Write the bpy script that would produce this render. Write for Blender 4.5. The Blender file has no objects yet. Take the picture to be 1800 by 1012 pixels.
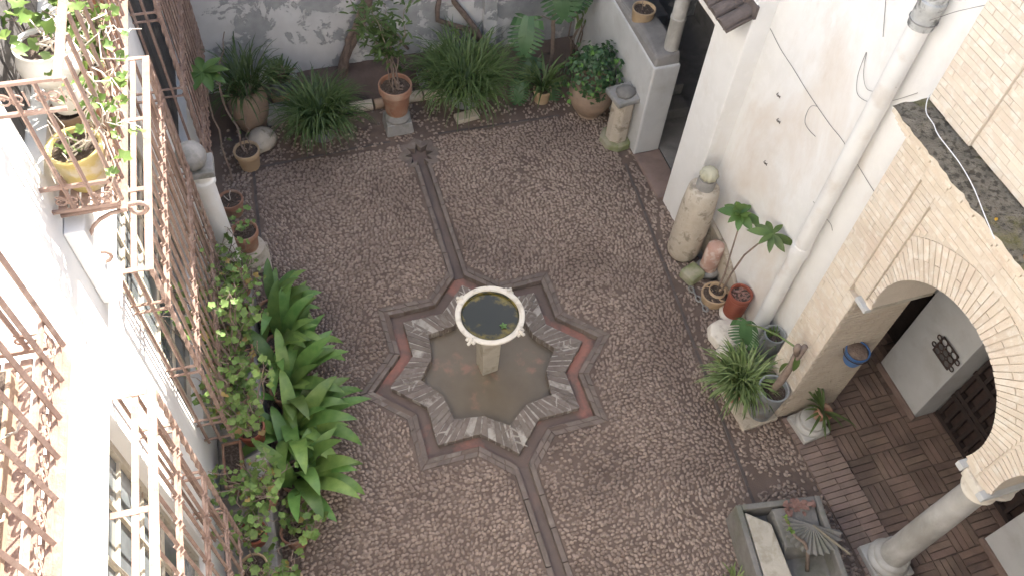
import bpy, bmesh, math, random
from mathutils import Vector, Matrix
from mathutils.geometry import tessellate_polygon
R = math.radians
rnd = random.Random(7)
SC = bpy.context.scene
COL = SC.collection

# ------------------------------------------------------------------ camera
F_PX = 1505.13
cam_data = bpy.data.cameras.new('camera')
cam = bpy.data.objects.new('camera', cam_data)
COL.objects.link(cam)
CAM = Vector((-1.6474, -4.6205, 8.4))
yaw, pitch, roll = 0.37924, 0.95237, 0.09297
fw = Vector((math.sin(yaw) * math.cos(pitch), math.cos(yaw) * math.cos(pitch), -math.sin(pitch)))
rt = Vector((math.cos(yaw), -math.sin(yaw), 0)); up = rt.cross(fw)
rt2 = math.cos(roll) * rt + math.sin(roll) * up
up2 = -math.sin(roll) * rt + math.cos(roll) * up
cam.matrix_world = Matrix(((rt2.x, up2.x, -fw.x, CAM.x), (rt2.y, up2.y, -fw.y, CAM.y), (rt2.z, up2.z, -fw.z, CAM.z), (0, 0, 0, 1)))
cam_data.sensor_fit = 'HORIZONTAL'; cam_data.sensor_width = 36.0
cam_data.lens = F_PX / 1800 * 36.0
cam_data.clip_start = 0.05; cam_data.clip_end = 500
SC.camera = cam

# ------------------------------------------------------------------ sky, sun, exposure
SUN_EL, SUN_A = R(33), R(45)           # sun direction: SUN_A from +x towards +y
w = bpy.data.worlds.new('World'); SC.world = w; w.use_nodes = True
nt = w.node_tree
sky = nt.nodes.new('ShaderNodeTexSky'); sky.sky_type = 'NISHITA'; sky.sun_disc = False
sky.sun_elevation = SUN_EL; sky.sun_rotation = math.atan2(math.cos(SUN_A), math.sin(SUN_A))
sky.dust_density = 2.5; sky.air_density = 1.0; sky.ozone_density = 0.6
bg = nt.nodes['Background']; bg.inputs[1].default_value = 0.15
nt.links.new(sky.outputs[0], bg.inputs[0])
sd = bpy.data.lights.new('sun', 'SUN'); sd.energy = 5.0; sd.angle = R(0.53); sd.color = (1.0, 0.95, 0.87)
so = bpy.data.objects.new('sun', sd); COL.objects.link(so)
to_sun = Vector((math.cos(SUN_EL) * math.cos(SUN_A), math.cos(SUN_EL) * math.sin(SUN_A), math.sin(SUN_EL)))
so.rotation_euler = to_sun.to_track_quat('Z', 'Y').to_euler(); so.location = (6, 4, 20)
SC.view_settings.view_transform = 'Standard'; SC.view_settings.look = 'None'
SC.view_settings.exposure = 2.05; SC.view_settings.gamma = 1.0
SC.view_settings.use_curve_mapping = False
SC.render.engine = 'CYCLES'
SC.cycles.max_bounces = 10; SC.cycles.diffuse_bounces = 6

# ------------------------------------------------------------------ materials
def _n(t, kind, **kw):
    n = t.nodes.new(kind)
    for k, v in kw.items(): setattr(n, k, v)
    return n
def _mix(t, fac, a, b, mode='MIX'):
    n = t.nodes.new('ShaderNodeMix'); n.data_type = 'RGBA'; n.blend_type = mode
    for i, x in ((0, fac), (6, a), (7, b)):
        if isinstance(x, bpy.types.NodeSocket): t.links.new(x, n.inputs[i])
        elif isinstance(x, (int, float)): n.inputs[i].default_value = x
        else: n.inputs[i].default_value = (*x, 1)
    return n.outputs[2]
def _noise(t, pos, scale, detail=4, rough=0.55, dist=0.0):
    n = _n(t, 'ShaderNodeTexNoise'); n.inputs['Scale'].default_value = scale
    n.inputs['Detail'].default_value = detail; n.inputs['Roughness'].default_value = rough
    n.inputs['Distortion'].default_value = dist
    t.links.new(pos, n.inputs['Vector']); return n.outputs['Fac']
def _ramp(t, fac, lo, hi):
    n = _n(t, 'ShaderNodeMapRange'); n.inputs[1].default_value = lo; n.inputs[2].default_value = hi
    t.links.new(fac, n.inputs[0]); return n.outputs[0]
def pm(name, c1, c2, scale=8, rough=0.8, bump=0.3, bscale=60, stain=None, sscale=1.2, slo=0.5, shi=0.65,
       samount=1.0, spec=0.4, rand=0.0, fine=None, metallic=0.0, transl=0.0, stretch=None, bdist=0.01, detail=4):
    m = bpy.data.materials.new(name); m.use_nodes = True; t = m.node_tree
    b = t.nodes['Principled BSDF']; out = t.nodes['Material Output']
    geo = _n(t, 'ShaderNodeNewGeometry'); pos = geo.outputs['Position']
    if stretch:
        mp = _n(t, 'ShaderNodeMapping'); mp.inputs['Scale'].default_value = stretch
        t.links.new(pos, mp.inputs['Vector']); spos = mp.outputs[0]
    else: spos = pos
    c = _mix(t, _ramp(t, _noise(t, pos, scale, detail), 0.3, 0.7), c1, c2)
    if fine:
        c = _mix(t, _ramp(t, _noise(t, pos, fine[1], 3), 0.5, 0.62), c, fine[0])
    if stain:
        f = _ramp(t, _noise(t, spos, sscale, 6, 0.62, 0.3), slo, shi)
        mm = _n(t, 'ShaderNodeMath', operation='MULTIPLY'); t.links.new(f, mm.inputs[0]); mm.inputs[1].default_value = samount
        c = _mix(t, mm.outputs[0], c, stain)
    if rand:
        oi = _n(t, 'ShaderNodeObjectInfo')
        hs = _n(t, 'ShaderNodeHueSaturation')
        mr = _n(t, 'ShaderNodeMapRange'); mr.inputs[3].default_value = 1 - rand; mr.inputs[4].default_value = 1 + rand
        t.links.new(oi.outputs['Random'], mr.inputs[0]); t.links.new(mr.outputs[0], hs.inputs['Value'])
        ml = _n(t, 'ShaderNodeMath', operation='MULTIPLY_ADD'); t.links.new(oi.outputs['Random'], ml.inputs[0])
        ml.inputs[1].default_value = 17.3; ml.inputs[2].default_value = 0
        fr = _n(t, 'ShaderNodeMath', operation='FRACT'); t.links.new(ml.outputs[0], fr.inputs[0])
        mh = _n(t, 'ShaderNodeMapRange'); mh.inputs[3].default_value = 0.5 - rand * 0.05; mh.inputs[4].default_value = 0.5 + rand * 0.05
        t.links.new(fr.outputs[0], mh.inputs[0]); t.links.new(mh.outputs[0], hs.inputs['Hue'])
        t.links.new(c, hs.inputs['Color']); c = hs.outputs[0]
    t.links.new(c, b.inputs['Base Color'])
    b.inputs['Roughness'].default_value = rough; b.inputs['Specular IOR Level'].default_value = spec
    b.inputs['Metallic'].default_value = metallic
    if bump:
        bn = _n(t, 'ShaderNodeBump'); bn.inputs['Strength'].default_value = bump; bn.inputs['Distance'].default_value = bdist
        t.links.new(_noise(t, pos, bscale, 5, 0.6), bn.inputs['Height']); t.links.new(bn.outputs[0], b.inputs['Normal'])
    if transl:
        tr = _n(t, 'ShaderNodeBsdfTranslucent'); t.links.new(c, tr.inputs[0])
        mx = _n(t, 'ShaderNodeMixShader'); mx.inputs[0].default_value = transl
        t.links.new(b.outputs[0], mx.inputs[1]); t.links.new(tr.outputs[0], mx.inputs[2]); t.links.new(mx.outputs[0], out.inputs[0])
    return m

M = {}
M['mortar'] = pm('paving mortar', (.126, .09, .072), (.176, .131, .106), 3, .9, .5, 90, stain=(.088, .063, .051), sscale=.7, slo=.46, shi=.62, samount=.7)
M['pebble'] = pm('river pebbles', (.222, .168, .135), (.385, .303, .247), 24, .55, .12, 120, stain=(.175, .13, .107), sscale=.7, slo=.42, shi=.64, samount=.75, spec=.4, detail=0)
M['soil'] = pm('soil', (.045, .032, .025), (.09, .065, .05), 20, .95, .8, 60, fine=((.13, .1, .08), 50))
M['earth'] = pm('packed earth', (.09, .065, .055), (.14, .1, .085), 5, .95, .6, 50, stain=(.06, .045, .04), sscale=3)
M['kerb'] = pm('fountain kerb brick', (.14, .11, .093), (.19, .152, .13), 9, .85, .5, 50, stain=(.3, .26, .22), sscale=7, slo=.56, shi=.7, samount=.5, rand=.12)
M['edging'] = pm('dark edging stone', (.075, .062, .056), (.12, .1, .09), 8, .85, .5, 50)
M['ring'] = pm('fountain ring brick', (.15, .12, .1), (.2, .166, .141), 12, .85, .6, 50, stain=(.27, .24, .205), sscale=5, slo=.52, shi=.7, samount=.5, rand=.14)
M['wjoint'] = pm('pale joint mortar', (.32, .285, .245), (.43, .395, .345), 12, .9, .5, 70, stain=(.15, .12, .1), sscale=5, slo=.45, shi=.58, samount=.95)
M['redbed'] = pm('red channel bed', (.16, .112, .093), (.13, .097, .08), 4, .8, .3, 60, stain=(.32, .145, .11), sscale=1.5, slo=.49, shi=.6, samount=.9)
M['bedbrown'] = pm('runnel bed', (.12, .09, .078), (.16, .12, .1), 4, .8, .3, 60, stain=(.2, .12, .1), sscale=2.0, slo=.55, shi=.68, samount=.7)
M['pool'] = pm('pool bottom', (.135, .105, .07), (.17, .138, .098), 3, .5, .1, 30, stain=(.28, .155, .11), sscale=2.6, slo=.56, shi=.64, samount=.75, spec=.5)
M['plaster'] = pm('white plaster', (.8, .785, .755), (.73, .715, .68), 2, .9, .3, 25, stain=(.6, .5, .4), sscale=1.1, slo=.53, shi=.76, samount=.75, fine=((.78, .765, .735), 9), stretch=(1, 1, .5))
M['plaster_sun'] = pm('white limewash', (.82, .81, .79), (.76, .75, .72), 2, .9, .25, 25, stain=(.62, .58, .52), sscale=1.8, slo=.6, shi=.75, samount=.35)
M['inner'] = pm('white plaster toned for shade', (.54, .54, .53), (.47, .47, .46), 3, .9, .2, 25, stain=(.36, .34, .31), sscale=2.2, slo=.52, shi=.72, samount=.6)  # white plaster greyed in its colour for the weaker light there; stains are dirt
M['brick_bg'] = pm('brick joint mortar', (.6, .525, .43), (.55, .475, .385), 10, .95, .5, 80)
M['brick'] = pm('pale hand-made brick', (.58, .49, .39), (.66, .575, .47), 4, .9, .5, 60, stain=(.55, .42, .325), sscale=2.5, slo=.55, shi=.74, samount=.6, rand=.05, fine=((.67, .605, .515), 14))
M['brick_j'] = pm('arcade jamb brick', (.5, .42, .33), (.58, .5, .405), 7, .9, .45, 60, stain=(.47, .35, .27), sscale=4, slo=.56, shi=.7, samount=.5, rand=.1)
M['floorbrick'] = pm('worn floor brick', (.185, .125, .096), (.26, .185, .148), 3, .75, .4, 50, stain=(.125, .092, .077), sscale=1.6, slo=.46, shi=.64, samount=.75, rand=.16)
M['bandbrick'] = pm('threshold brick', (.22, .158, .128), (.28, .205, .17), 6, .8, .4, 50, stain=(.15, .112, .095), sscale=2.5, slo=.5, shi=.65, samount=.6, rand=.14)
M['floorjoint'] = pm('floor joint', (.12, .088, .073), (.15, .112, .093), 10, .95, .4, 60)
M['terracotta'] = pm('terracotta', (.3, .15, .095), (.38, .21, .14), 7, .8, .3, 60, stain=(.42, .33, .25), sscale=5, slo=.48, shi=.68, samount=.65)
M['redclay'] = pm('red glazed clay', (.25, .07, .045), (.31, .1, .06), 8, .5, .3, 50, spec=.5)
M['buffclay'] = pm('buff clay', (.42, .3, .18), (.5, .37, .24), 6, .8, .3, 50, stain=(.28, .22, .16), sscale=6, slo=.52, shi=.66, samount=.5)
M['yellowclay'] = pm('yellow glazed clay', (.6, .48, .14), (.62, .52, .26), 6, .4, .2, 40, stain=(.7, .65, .55), sscale=5, slo=.5, shi=.6, samount=.8)
M['jarclay'] = pm('weathered jar clay', (.25, .175, .125), (.33, .24, .175), 5, .85, .4, 40, stain=(.19, .15, .115), sscale=4, slo=.5, shi=.65, samount=.7)
M['stone'] = pm('grey stone', (.25, .24, .225), (.33, .315, .295), 8, .9, .5, 50, stain=(.15, .15, .12), sscale=4, slo=.5, shi=.65, samount=.7)
M['darkstone'] = pm('damp trough stone', (.165, .155, .142), (.23, .218, .2), 8, .85, .5, 50, stain=(.12, .125, .09), sscale=4, slo=.48, shi=.65, samount=.7)
M['palestone'] = pm('pale weathered stone', (.44, .38, .3), (.53, .47, .385), 7, .9, .6, 45, stain=(.2, .165, .12), sscale=7, slo=.53, shi=.64, samount=.75)
M['palecactus'] = pm('pale cactus skin', (.4, .38, .27), (.5, .475, .36), 9, .8, .3, 45)
M['mossstone'] = pm('mossy stone', (.3, .28, .2), (.38, .35, .26), 7, .95, .5, 45, stain=(.17, .2, .08), sscale=3, slo=.42, shi=.58, samount=.85)
M['redmarble'] = pm('red veined marble', (.42, .25, .2), (.52, .36, .3), 9, .7, .4, 40, stain=(.6, .5, .44), sscale=8, slo=.52, shi=.6, samount=.8)
M['whitemarble'] = pm('white marble', (.4, .385, .355), (.5, .485, .455), 6, .55, .2, 40, stain=(.26, .245, .215), sscale=3, slo=.48, shi=.66, samount=.7, stretch=(1, 1, .45))
M['basin'] = pm('limestone basin', (.62, .56, .47), (.7, .65, .56), 8, .8, .4, 45, stain=(.36, .31, .24), sscale=9, slo=.54, shi=.66, samount=.6)
M['pedestal'] = pm('limestone pedestal', (.42, .38, .31), (.5, .46, .38), 6, .85, .25, 45, stain=(.33, .29, .22), sscale=5)
M['algae'] = pm('algae crust', (.2, .145, .025), (.085, .07, .02), 14, .8, .6, 40, stain=(.035, .035, .018), sscale=7, slo=.45, shi=.55)
M['zinc'] = pm('galvanised metal', (.25, .27, .28), (.33, .345, .35), 12, .55, .15, 50, metallic=.3, stain=(.22, .2, .18), sscale=5)
M['rust'] = pm('rusty painted iron', (.25, .165, .13), (.34, .235, .19), 14, .75, .5, 70, stain=(.46, .35, .29), sscale=9, slo=.52, shi=.66, samount=.7)  # rust colour paled to carry the washed-out look of full sun
M['iron_d'] = pm('dark iron', (.045, .03, .026), (.07, .045, .038), 14, .7, .3, 60)
M['wood_d'] = pm('dark wood', (.03, .022, .02), (.05, .036, .032), 9, .6, .3, 40, stretch=None)
M['shutter'] = pm('dark grey shutter boards', (.075, .07, .068), (.12, .112, .108), 9, .75, .3, 50, rand=.2)
M['winframe'] = pm('cream window paint', (.62, .57, .47), (.5, .42, .3), 12, .6, .4, 60, stain=(.3, .2, .13), sscale=10, slo=.6, shi=.7)
M['pvc'] = pm('limewashed pipe', (.74, .73, .7), (.68, .66, .63), 3, .7, .25, 30, stain=(.52, .45, .38), sscale=3, slo=.55, shi=.7, samount=.5)
M['pipegrey'] = pm('grey cement pipe', (.36, .36, .35), (.5, .5, .48), 14, .85, .5, 40, stain=(.14, .14, .13), sscale=9, slo=.5, shi=.62)
M['moss'] = pm('mossy cornice top', (.17, .145, .108), (.3, .262, .2), 12, .95, 1.0, 70, stain=(.2, .18, .06), sscale=3.2, slo=.6, shi=.75, bdist=.03, fine=((.1, .085, .062), 26))
M['lichen'] = pm('orange lichen', (.5, .25, .02), (.55, .33, .05), 20, .95, .6, 60)
M['wire'] = pm('grey wire', (.2, .19, .18), (.3, .285, .27), 20, .6, 0)
M['wirew'] = pm('white cable', (.75, .74, .72), (.68, .67, .65), 20, .6, 0)
M['bark'] = pm('vine bark', (.16, .115, .09), (.27, .2, .165), 18, .95, 1.0, 60, stretch=None, bdist=.03)
M['twig'] = pm('twig', (.19, .14, .11), (.27, .21, .17), 20, .9, .3, 80)
M['palewood'] = pm('dry pale stem', (.55, .48, .4), (.64, .58, .5), 20, .9, .3, 80)
M['blue'] = pm('blue glaze', (.05, .13, .32), (.09, .19, .38), 8, .5, .1, 40)
M['whitepaint'] = pm('white glazed pot', (.72, .7, .66), (.66, .62, .55), 6, .4, .15, 40)
M['rooftile'] = pm('dark roof tile', (.085, .068, .06), (.14, .112, .1), 10, .9, .6, 50)
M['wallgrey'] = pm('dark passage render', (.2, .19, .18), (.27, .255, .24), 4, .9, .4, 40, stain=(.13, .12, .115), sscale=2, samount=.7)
M['drywood'] = pm('dry palm', (.27, .235, .17), (.2, .175, .13), 16, .8, .2, 60)
M['flower'] = pm('dry reddish leaf litter', (.25, .12, .1), (.36, .22, .19), 30, .8, .1, 60, rand=.3)
def leafmat(name, a, b, rough=.42, tl=.22, rand=.22, scale=7):
    return pm(name, a, b, scale, rough, .08, 50, spec=.45, rand=rand, transl=tl)
M['aspid'] = leafmat('aspidistra leaf', (.1, .195, .045), (.175, .28, .072), .42, .25, .34, 11)
M['geran'] = leafmat('geranium leaf', (.12, .205, .048), (.2, .295, .08), .6, scale=20)
M['geran_y'] = leafmat('yellowing geranium leaf', (.3, .26, .06), (.32, .2, .09), .6)
M['blade'] = leafmat('strap leaf', (.06, .098, .03), (.12, .17, .055), .45, .2, scale=14)
M['blade_y'] = leafmat('variegated strap leaf', (.12, .18, .05), (.25, .3, .12), .42, .2, scale=14)
M['monst'] = leafmat('monstera leaf', (.055, .11, .045), (.075, .145, .06), .38, .15)
M['ivy'] = leafmat('ivy leaf', (.03, .062, .026), (.055, .105, .038), .38, .15)
M['ivyl'] = leafmat('young ivy leaf', (.09, .19, .04), (.13, .25, .06), .35, .25)
M['shrub'] = leafmat('shrub leaf', (.07, .12, .03), (.125, .18, .05), .45)
M['sunleaf'] = leafmat('bright geranium leaf', (.11, .19, .04), (.19, .28, .07), .5, .3)
M['bigleaf'] = leafmat('large soft leaf', (.075, .15, .035), (.12, .21, .055), .45, .2)
M['peel'] = None

def peel_material():
    """white limewash flaking off grey render"""
    m = bpy.data.materials.new('peeling limewash'); m.use_nodes = True; t = m.node_tree
    b = t.nodes['Principled BSDF']; geo = _n(t, 'ShaderNodeNewGeometry'); pos = geo.outputs['Position']
    big = _noise(t, pos, .9, 2, .5); det = _noise(t, pos, 3.2, 9, .68, .4)
    ad = _n(t, 'ShaderNodeMath', operation='MULTIPLY_ADD'); t.links.new(big, ad.inputs[0]); ad.inputs[1].default_value = .9; t.links.new(det, ad.inputs[2])
    sep = _n(t, 'ShaderNodeSeparateXYZ'); t.links.new(pos, sep.inputs[0])
    hz = _ramp(t, sep.outputs[2], 1.1, -.1)            # more flaking near the damp foot of the wall
    a2 = _n(t, 'ShaderNodeMath', operation='MULTIPLY_ADD'); t.links.new(hz, a2.inputs[0]); a2.inputs[1].default_value = .13; t.links.new(ad.outputs[0], a2.inputs[2])
    mask = _ramp(t, a2.outputs[0], .985, 1.015)
    white = _mix(t, _ramp(t, _noise(t, pos, 2.2, 5), .35, .7), (.66, .65, .635), (.5, .49, .475))
    grey = _mix(t, _ramp(t, _noise(t, pos, 9, 5), .3, .7), (.3, .3, .3), (.4, .4, .395))
    t.links.new(_mix(t, mask, white, grey), b.inputs['Base Color']); b.inputs['Roughness'].default_value = .9
    bn = _n(t, 'ShaderNodeBump'); bn.inputs['Strength'].default_value = .6; bn.inputs['Distance'].default_value = .012; bn.invert = True
    t.links.new(mask, bn.inputs['Height']); t.links.new(bn.outputs[0], b.inputs['Normal'])
    return m
M['peel'] = peel_material()
def water_material():
    m = bpy.data.materials.new('dark basin water'); m.use_nodes = True; t = m.node_tree
    b = t.nodes['Principled BSDF']; geo = _n(t, 'ShaderNodeNewGeometry'); pos = geo.outputs['Position']
    vd = _n(t, 'ShaderNodeVectorMath', operation='DISTANCE'); t.links.new(pos, vd.inputs[0]); vd.inputs[1].default_value = (-.01, .03, .927)
    rim = _ramp(t, vd.outputs['Value'], .12, .3)
    ad = _n(t, 'ShaderNodeMath', operation='MULTIPLY_ADD'); t.links.new(rim, ad.inputs[0]); ad.inputs[1].default_value = .34; t.links.new(_noise(t, pos, 8, 5, .6), ad.inputs[2])
    c = _mix(t, _ramp(t, ad.outputs[0], .7, .86), (.02, .022, .014), (.15, .115, .02))
    t.links.new(c, b.inputs['Base Color']); b.inputs['Roughness'].default_value = .06; b.inputs['IOR'].default_value = 1.33
    return m
M['water'] = water_material()
def glass_material(name, col, rough):
    m = bpy.data.materials.new(name); m.use_nodes = True; t = m.node_tree
    b = t.nodes['Principled BSDF']; geo = _n(t, 'ShaderNodeNewGeometry'); pos = geo.outputs['Position']
    c = _mix(t, _ramp(t, _noise(t, pos, 2.5, 3), .35, .65), col, tuple(x * 1.6 for x in col))
    t.links.new(c, b.inputs['Base Color']); b.inputs['Roughness'].default_value = rough; b.inputs['Specular IOR Level'].default_value = .6
    return m
M['glass'] = glass_material('dusty window glass', (.12, .13, .135), .12)

# ------------------------------------------------------------------ mesh helpers
class MB:
    def __init__(s): s.v = []; s.f = []
    def add(s, vs, fs):
        o = len(s.v); s.v += [tuple(v) for v in vs]; s.f += [tuple(i + o for i in f) for f in fs]
    def hexa(s, p):     # p: 4 bottom (ccw) + 4 top
        s.add(p, [(3, 2, 1, 0), (4, 5, 6, 7), (0, 1, 5, 4), (1, 2, 6, 5), (2, 3, 7, 6), (3, 0, 4, 7)])
    def box(s, x0, x1, y0, y1, z0, z1):
        s.hexa([(x0, y0, z0), (x1, y0, z0), (x1, y1, z0), (x0, y1, z0), (x0, y0, z1), (x1, y0, z1), (x1, y1, z1), (x0, y1, z1)])
    def prism(s, poly, z0, z1, taper=0.0):
        n = len(poly); cx = sum(q[0] for q in poly) / n; cy = sum(q[1] for q in poly) / n
        k = 1 - taper
        vs = [(x, y, z0) for x, y in poly] + [(cx + (x - cx) * k, cy + (y - cy) * k, z1) for x, y in poly]
        s.add(vs, [tuple(reversed(range(n))), tuple(range(n, 2 * n))] + [(i, (i + 1) % n, n + (i + 1) % n, n + i) for i in range(n)])
    def tube(s, pts, rads, n=8, cap=True, twist=0.0):
        pts = [Vector(q) for q in pts]
        if not isinstance(rads, (list, tuple)): rads = [rads] * len(pts)
        o = len(s.v); prev = None
        for i, q in enumerate(pts):
            d = (pts[min(i + 1, len(pts) - 1)] - pts[max(i - 1, 0)])
            d = d.normalized() if d.length > 1e-9 else Vector((0, 0, 1))
            if prev is None:
                a = d.orthogonal().normalized() if abs(d.z) < .99 else Vector((1, 0, 0))
                a = (a - d * a.dot(d)).normalized()
            else:
                a = (prev - d * prev.dot(d))
                a = a.normalized() if a.length > 1e-6 else d.orthogonal().normalized()
            prev = a; b = d.cross(a)
            for k in range(n):
                t = 2 * math.pi * k / n + twist * i
                s.v.append(tuple(q + (a * math.cos(t) + b * math.sin(t)) * rads[i]))
        for i in range(len(pts) - 1):
            for k in range(n):
                k2 = (k + 1) % n
                s.f.append((o + i * n + k, o + i * n + k2, o + (i + 1) * n + k2, o + (i + 1) * n + k))
        if cap:
            s.f.append(tuple(o + k for k in reversed(range(n)))); s.f.append(tuple(o + (len(pts) - 1) * n + k for k in range(n)))
    def lathe(s, prof, n=24, c=(0, 0, 0), wob=0.0, rng=None, lob=None, cap=True):
        o = len(s.v); ph = [(rng or rnd).uniform(0, 6.28) for _ in range(3)]
        for j, (r, z) in enumerate(prof):
            for k in range(n):
                t = 2 * math.pi * k / n
                rr = r * (1 + wob * (math.sin(2 * t + ph[0] + z * 3) * .6 + math.sin(3 * t + ph[1] + z * 5) * .4 + math.sin(7 * t + ph[2] + z * 11) * .3))
                if lob: rr = lob(rr, t, z)
                s.v.append((c[0] + rr * math.cos(t), c[1] + rr * math.sin(t), c[2] + z))
        for j in range(len(prof) - 1):
            for k in range(n):
                k2 = (k + 1) % n
                s.f.append((o + j * n + k, o + j * n + k2, o + (j + 1) * n + k2, o + (j + 1) * n + k))
        if cap and prof[0][0] > 1e-4: s.f.append(tuple(o + k for k in reversed(range(n))))
        if cap and prof[-1][0] > 1e-4: s.f.append(tuple(o + (len(prof) - 1) * n + k for k in range(n)))
    def blade(s, base, az, el, L, wd, curl, n=6, fold=.25, tipf=.05, widest=.45):
        """arching strap leaf: starts at elevation el and bends down by curl (rad) over its length"""
        p = Vector(base); o = len(s.v); sd = Vector((-math.sin(az), math.cos(az), 0))
        for i in range(n + 1):
            t = i / n; e = el - curl * t * t
            ww = wd * (tipf + (1 - tipf) * (math.sin(math.pi * min(1, (t * .5 / widest if t < widest else .5 + .5 * (t - widest) / (1 - widest))) ) ** .7 if 0 < t < 1 else (.45 if t == 0 else 0)))
            d = Vector((math.cos(az) * math.cos(e), math.sin(az) * math.cos(e), math.sin(e)))
            nn = sd.cross(d) * -1
            s.v += [tuple(p - sd * ww / 2 + Vector((0, 0, 1)) * ww * fold * .5), tuple(p), tuple(p + sd * ww / 2 + Vector((0, 0, 1)) * ww * fold * .5)]
            p = p + d * (L / n)
        for i in range(n):
            a = o + i * 3
            s.f += [(a, a + 1, a + 4, a + 3), (a + 1, a + 2, a + 5, a + 4)]
    def mesh(s, name, mat, smooth=False):
        me = bpy.data.meshes.new(name); me.from_pydata(s.v, [], s.f); me.update()
        if mat: me.materials.append(M[mat] if isinstance(mat, str) else mat)
        if smooth:
            me.polygons.foreach_set('use_smooth', [True] * len(me.polygons))
        return me
    def build(s, name, mat, parent=None, loc=(0, 0, 0), rot=(0, 0, 0), smooth=False, bevel=0.0, shift=None, auto=None):
        if shift is not None:
            s.v = [(x - shift[0], y - shift[1], z - shift[2]) for x, y, z in s.v]
        me = s.mesh(name, mat, smooth)
        if auto: me.set_sharp_from_angle(angle=R(auto))
        return obj(name, me, parent, loc, rot, bevel)
def obj(name, me, parent=None, loc=(0, 0, 0), rot=(0, 0, 0), bevel=0.0):
    o = bpy.data.objects.new(name, me); COL.objects.link(o); o.location = loc; o.rotation_euler = rot
    if parent is not None: o.parent = parent
    if bevel:
        b = o.modifiers.new('bevel', 'BEVEL'); b.width = bevel; b.segments = 2; b.limit_method = 'ANGLE'; b.angle_limit = R(40)
    return o
def tag(o, label=None, cat=None, group=None, kind=None):
    if label: o['label'] = label
    if cat: o['category'] = cat
    if group: o['group'] = group
    if kind: o['kind'] = kind
    return o
def thing(name, label, cat, loc=(0, 0, 0), rotz=0.0, group=None, rot=None):
    o = bpy.data.objects.new(name, None); COL.objects.link(o); o.location = loc
    o.rotation_euler = rot if rot else (0, 0, rotz); o.empty_display_size = .1
    return tag(o, label, cat, group)
def frame_mat(d, upv=(0, 0, 1)):
    d = Vector(d).normalized(); u = Vector(upv); sd = u.cross(d)
    if sd.length < 1e-4: sd = Vector((0, 1, 0))
    sd.normalize(); n = d.cross(sd)
    return Matrix((d, sd, n)).transposed()
def orient(o, d, upv=(0, 0, 1)): o.rotation_euler = frame_mat(d, upv).to_euler()
def in_view(p, margin=0):
    d = Vector(p) - CAM; z = d.dot(fw)
    if z < .1: return False
    return abs(F_PX * d.dot(rt2) / z) < 900 + margin and abs(F_PX * d.dot(up2) / z) < 506 + margin
def tess(name, loops, z, mat, parent=None, shift=(0, 0, 0)):
    """flat sheet with holes"""
    vs = [Vector((x, y, 0)) for lp in loops for x, y in lp]
    tris = tessellate_polygon([[Vector((x, y, 0)) for x, y in lp] for lp in loops])
    b = MB(); b.v = [(v.x, v.y, z) for v in vs]
    for t in tris:
        a, bb, c = (vs[i] for i in t)
        b.f.append(tuple(t) if (bb - a).cross(c - a).z > 0 else tuple(reversed(t)))
    return b.build(name, mat, parent, shift=shift)

# ================================================================== GROUND, PAVING
from mathutils import noise as mnoise
TL = 0.0535                                     # the left facade is turned a little: x = off + TL*y
g_ = MB(); g_.add([(-60, -60, -.45), (60, -60, -.45), (60, 60, -.45), (-60, 60, -.45)], [(0, 1, 2, 3)])
tag(g_.build('ground', 'earth'), kind='structure')

def star(r, c=(0, 0), ph=90, n=16):
    nr = .825 if .7 < r < .9 else .76537            # the pool edge has blunter points
    return [(c[0] + (r if k % 2 == 0 else r * nr) * math.cos(R(ph + 22.5 * k)), c[1] + (r if k % 2 == 0 else r * nr) * math.sin(R(ph + 22.5 * k))) for k in range(n)]
RO, KI, RI, RP = 1.477, 1.325, 1.135, .79       # kerb outside, kerb inside, brick ring outside, pool edge
WK, WC = .12, .058                              # runnel half widths: with kerb, clear
SS = (0.02, 3.36); SR = .27
st = star(RO)
loop = []
for k, q in enumerate(st):
    if k == 0:
        pass
    elif k == 8: loop += [(-WK, -RO + WK), (-WK, -5.6), (WK, -5.6), (WK, -RO + WK)]
    else: loop.append(q)
sm = star(SR, SS, 90)
loop += [(WK, RO - WK), (WK + SS[0], SS[1] - .235), sm[10]] if False else [(WK, RO - WK), (WK + SS[0], SS[1] - .235)]
loop += [sm[k % 16] for k in range(10, 16)] + [sm[k] for k in range(0, 7)]
loop += [(-WK + SS[0], SS[1] - .235), (-WK, RO - WK)]
outer = [(-2.93 - TL * 5.8, -5.8), (2.96, -5.8), (2.96, 5.2), (-2.93 + TL * 5.2, 5.2)]
pav = tess('courtyard_paving', [outer, loop], 0.0, 'mortar'); tag(pav, kind='structure')

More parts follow.
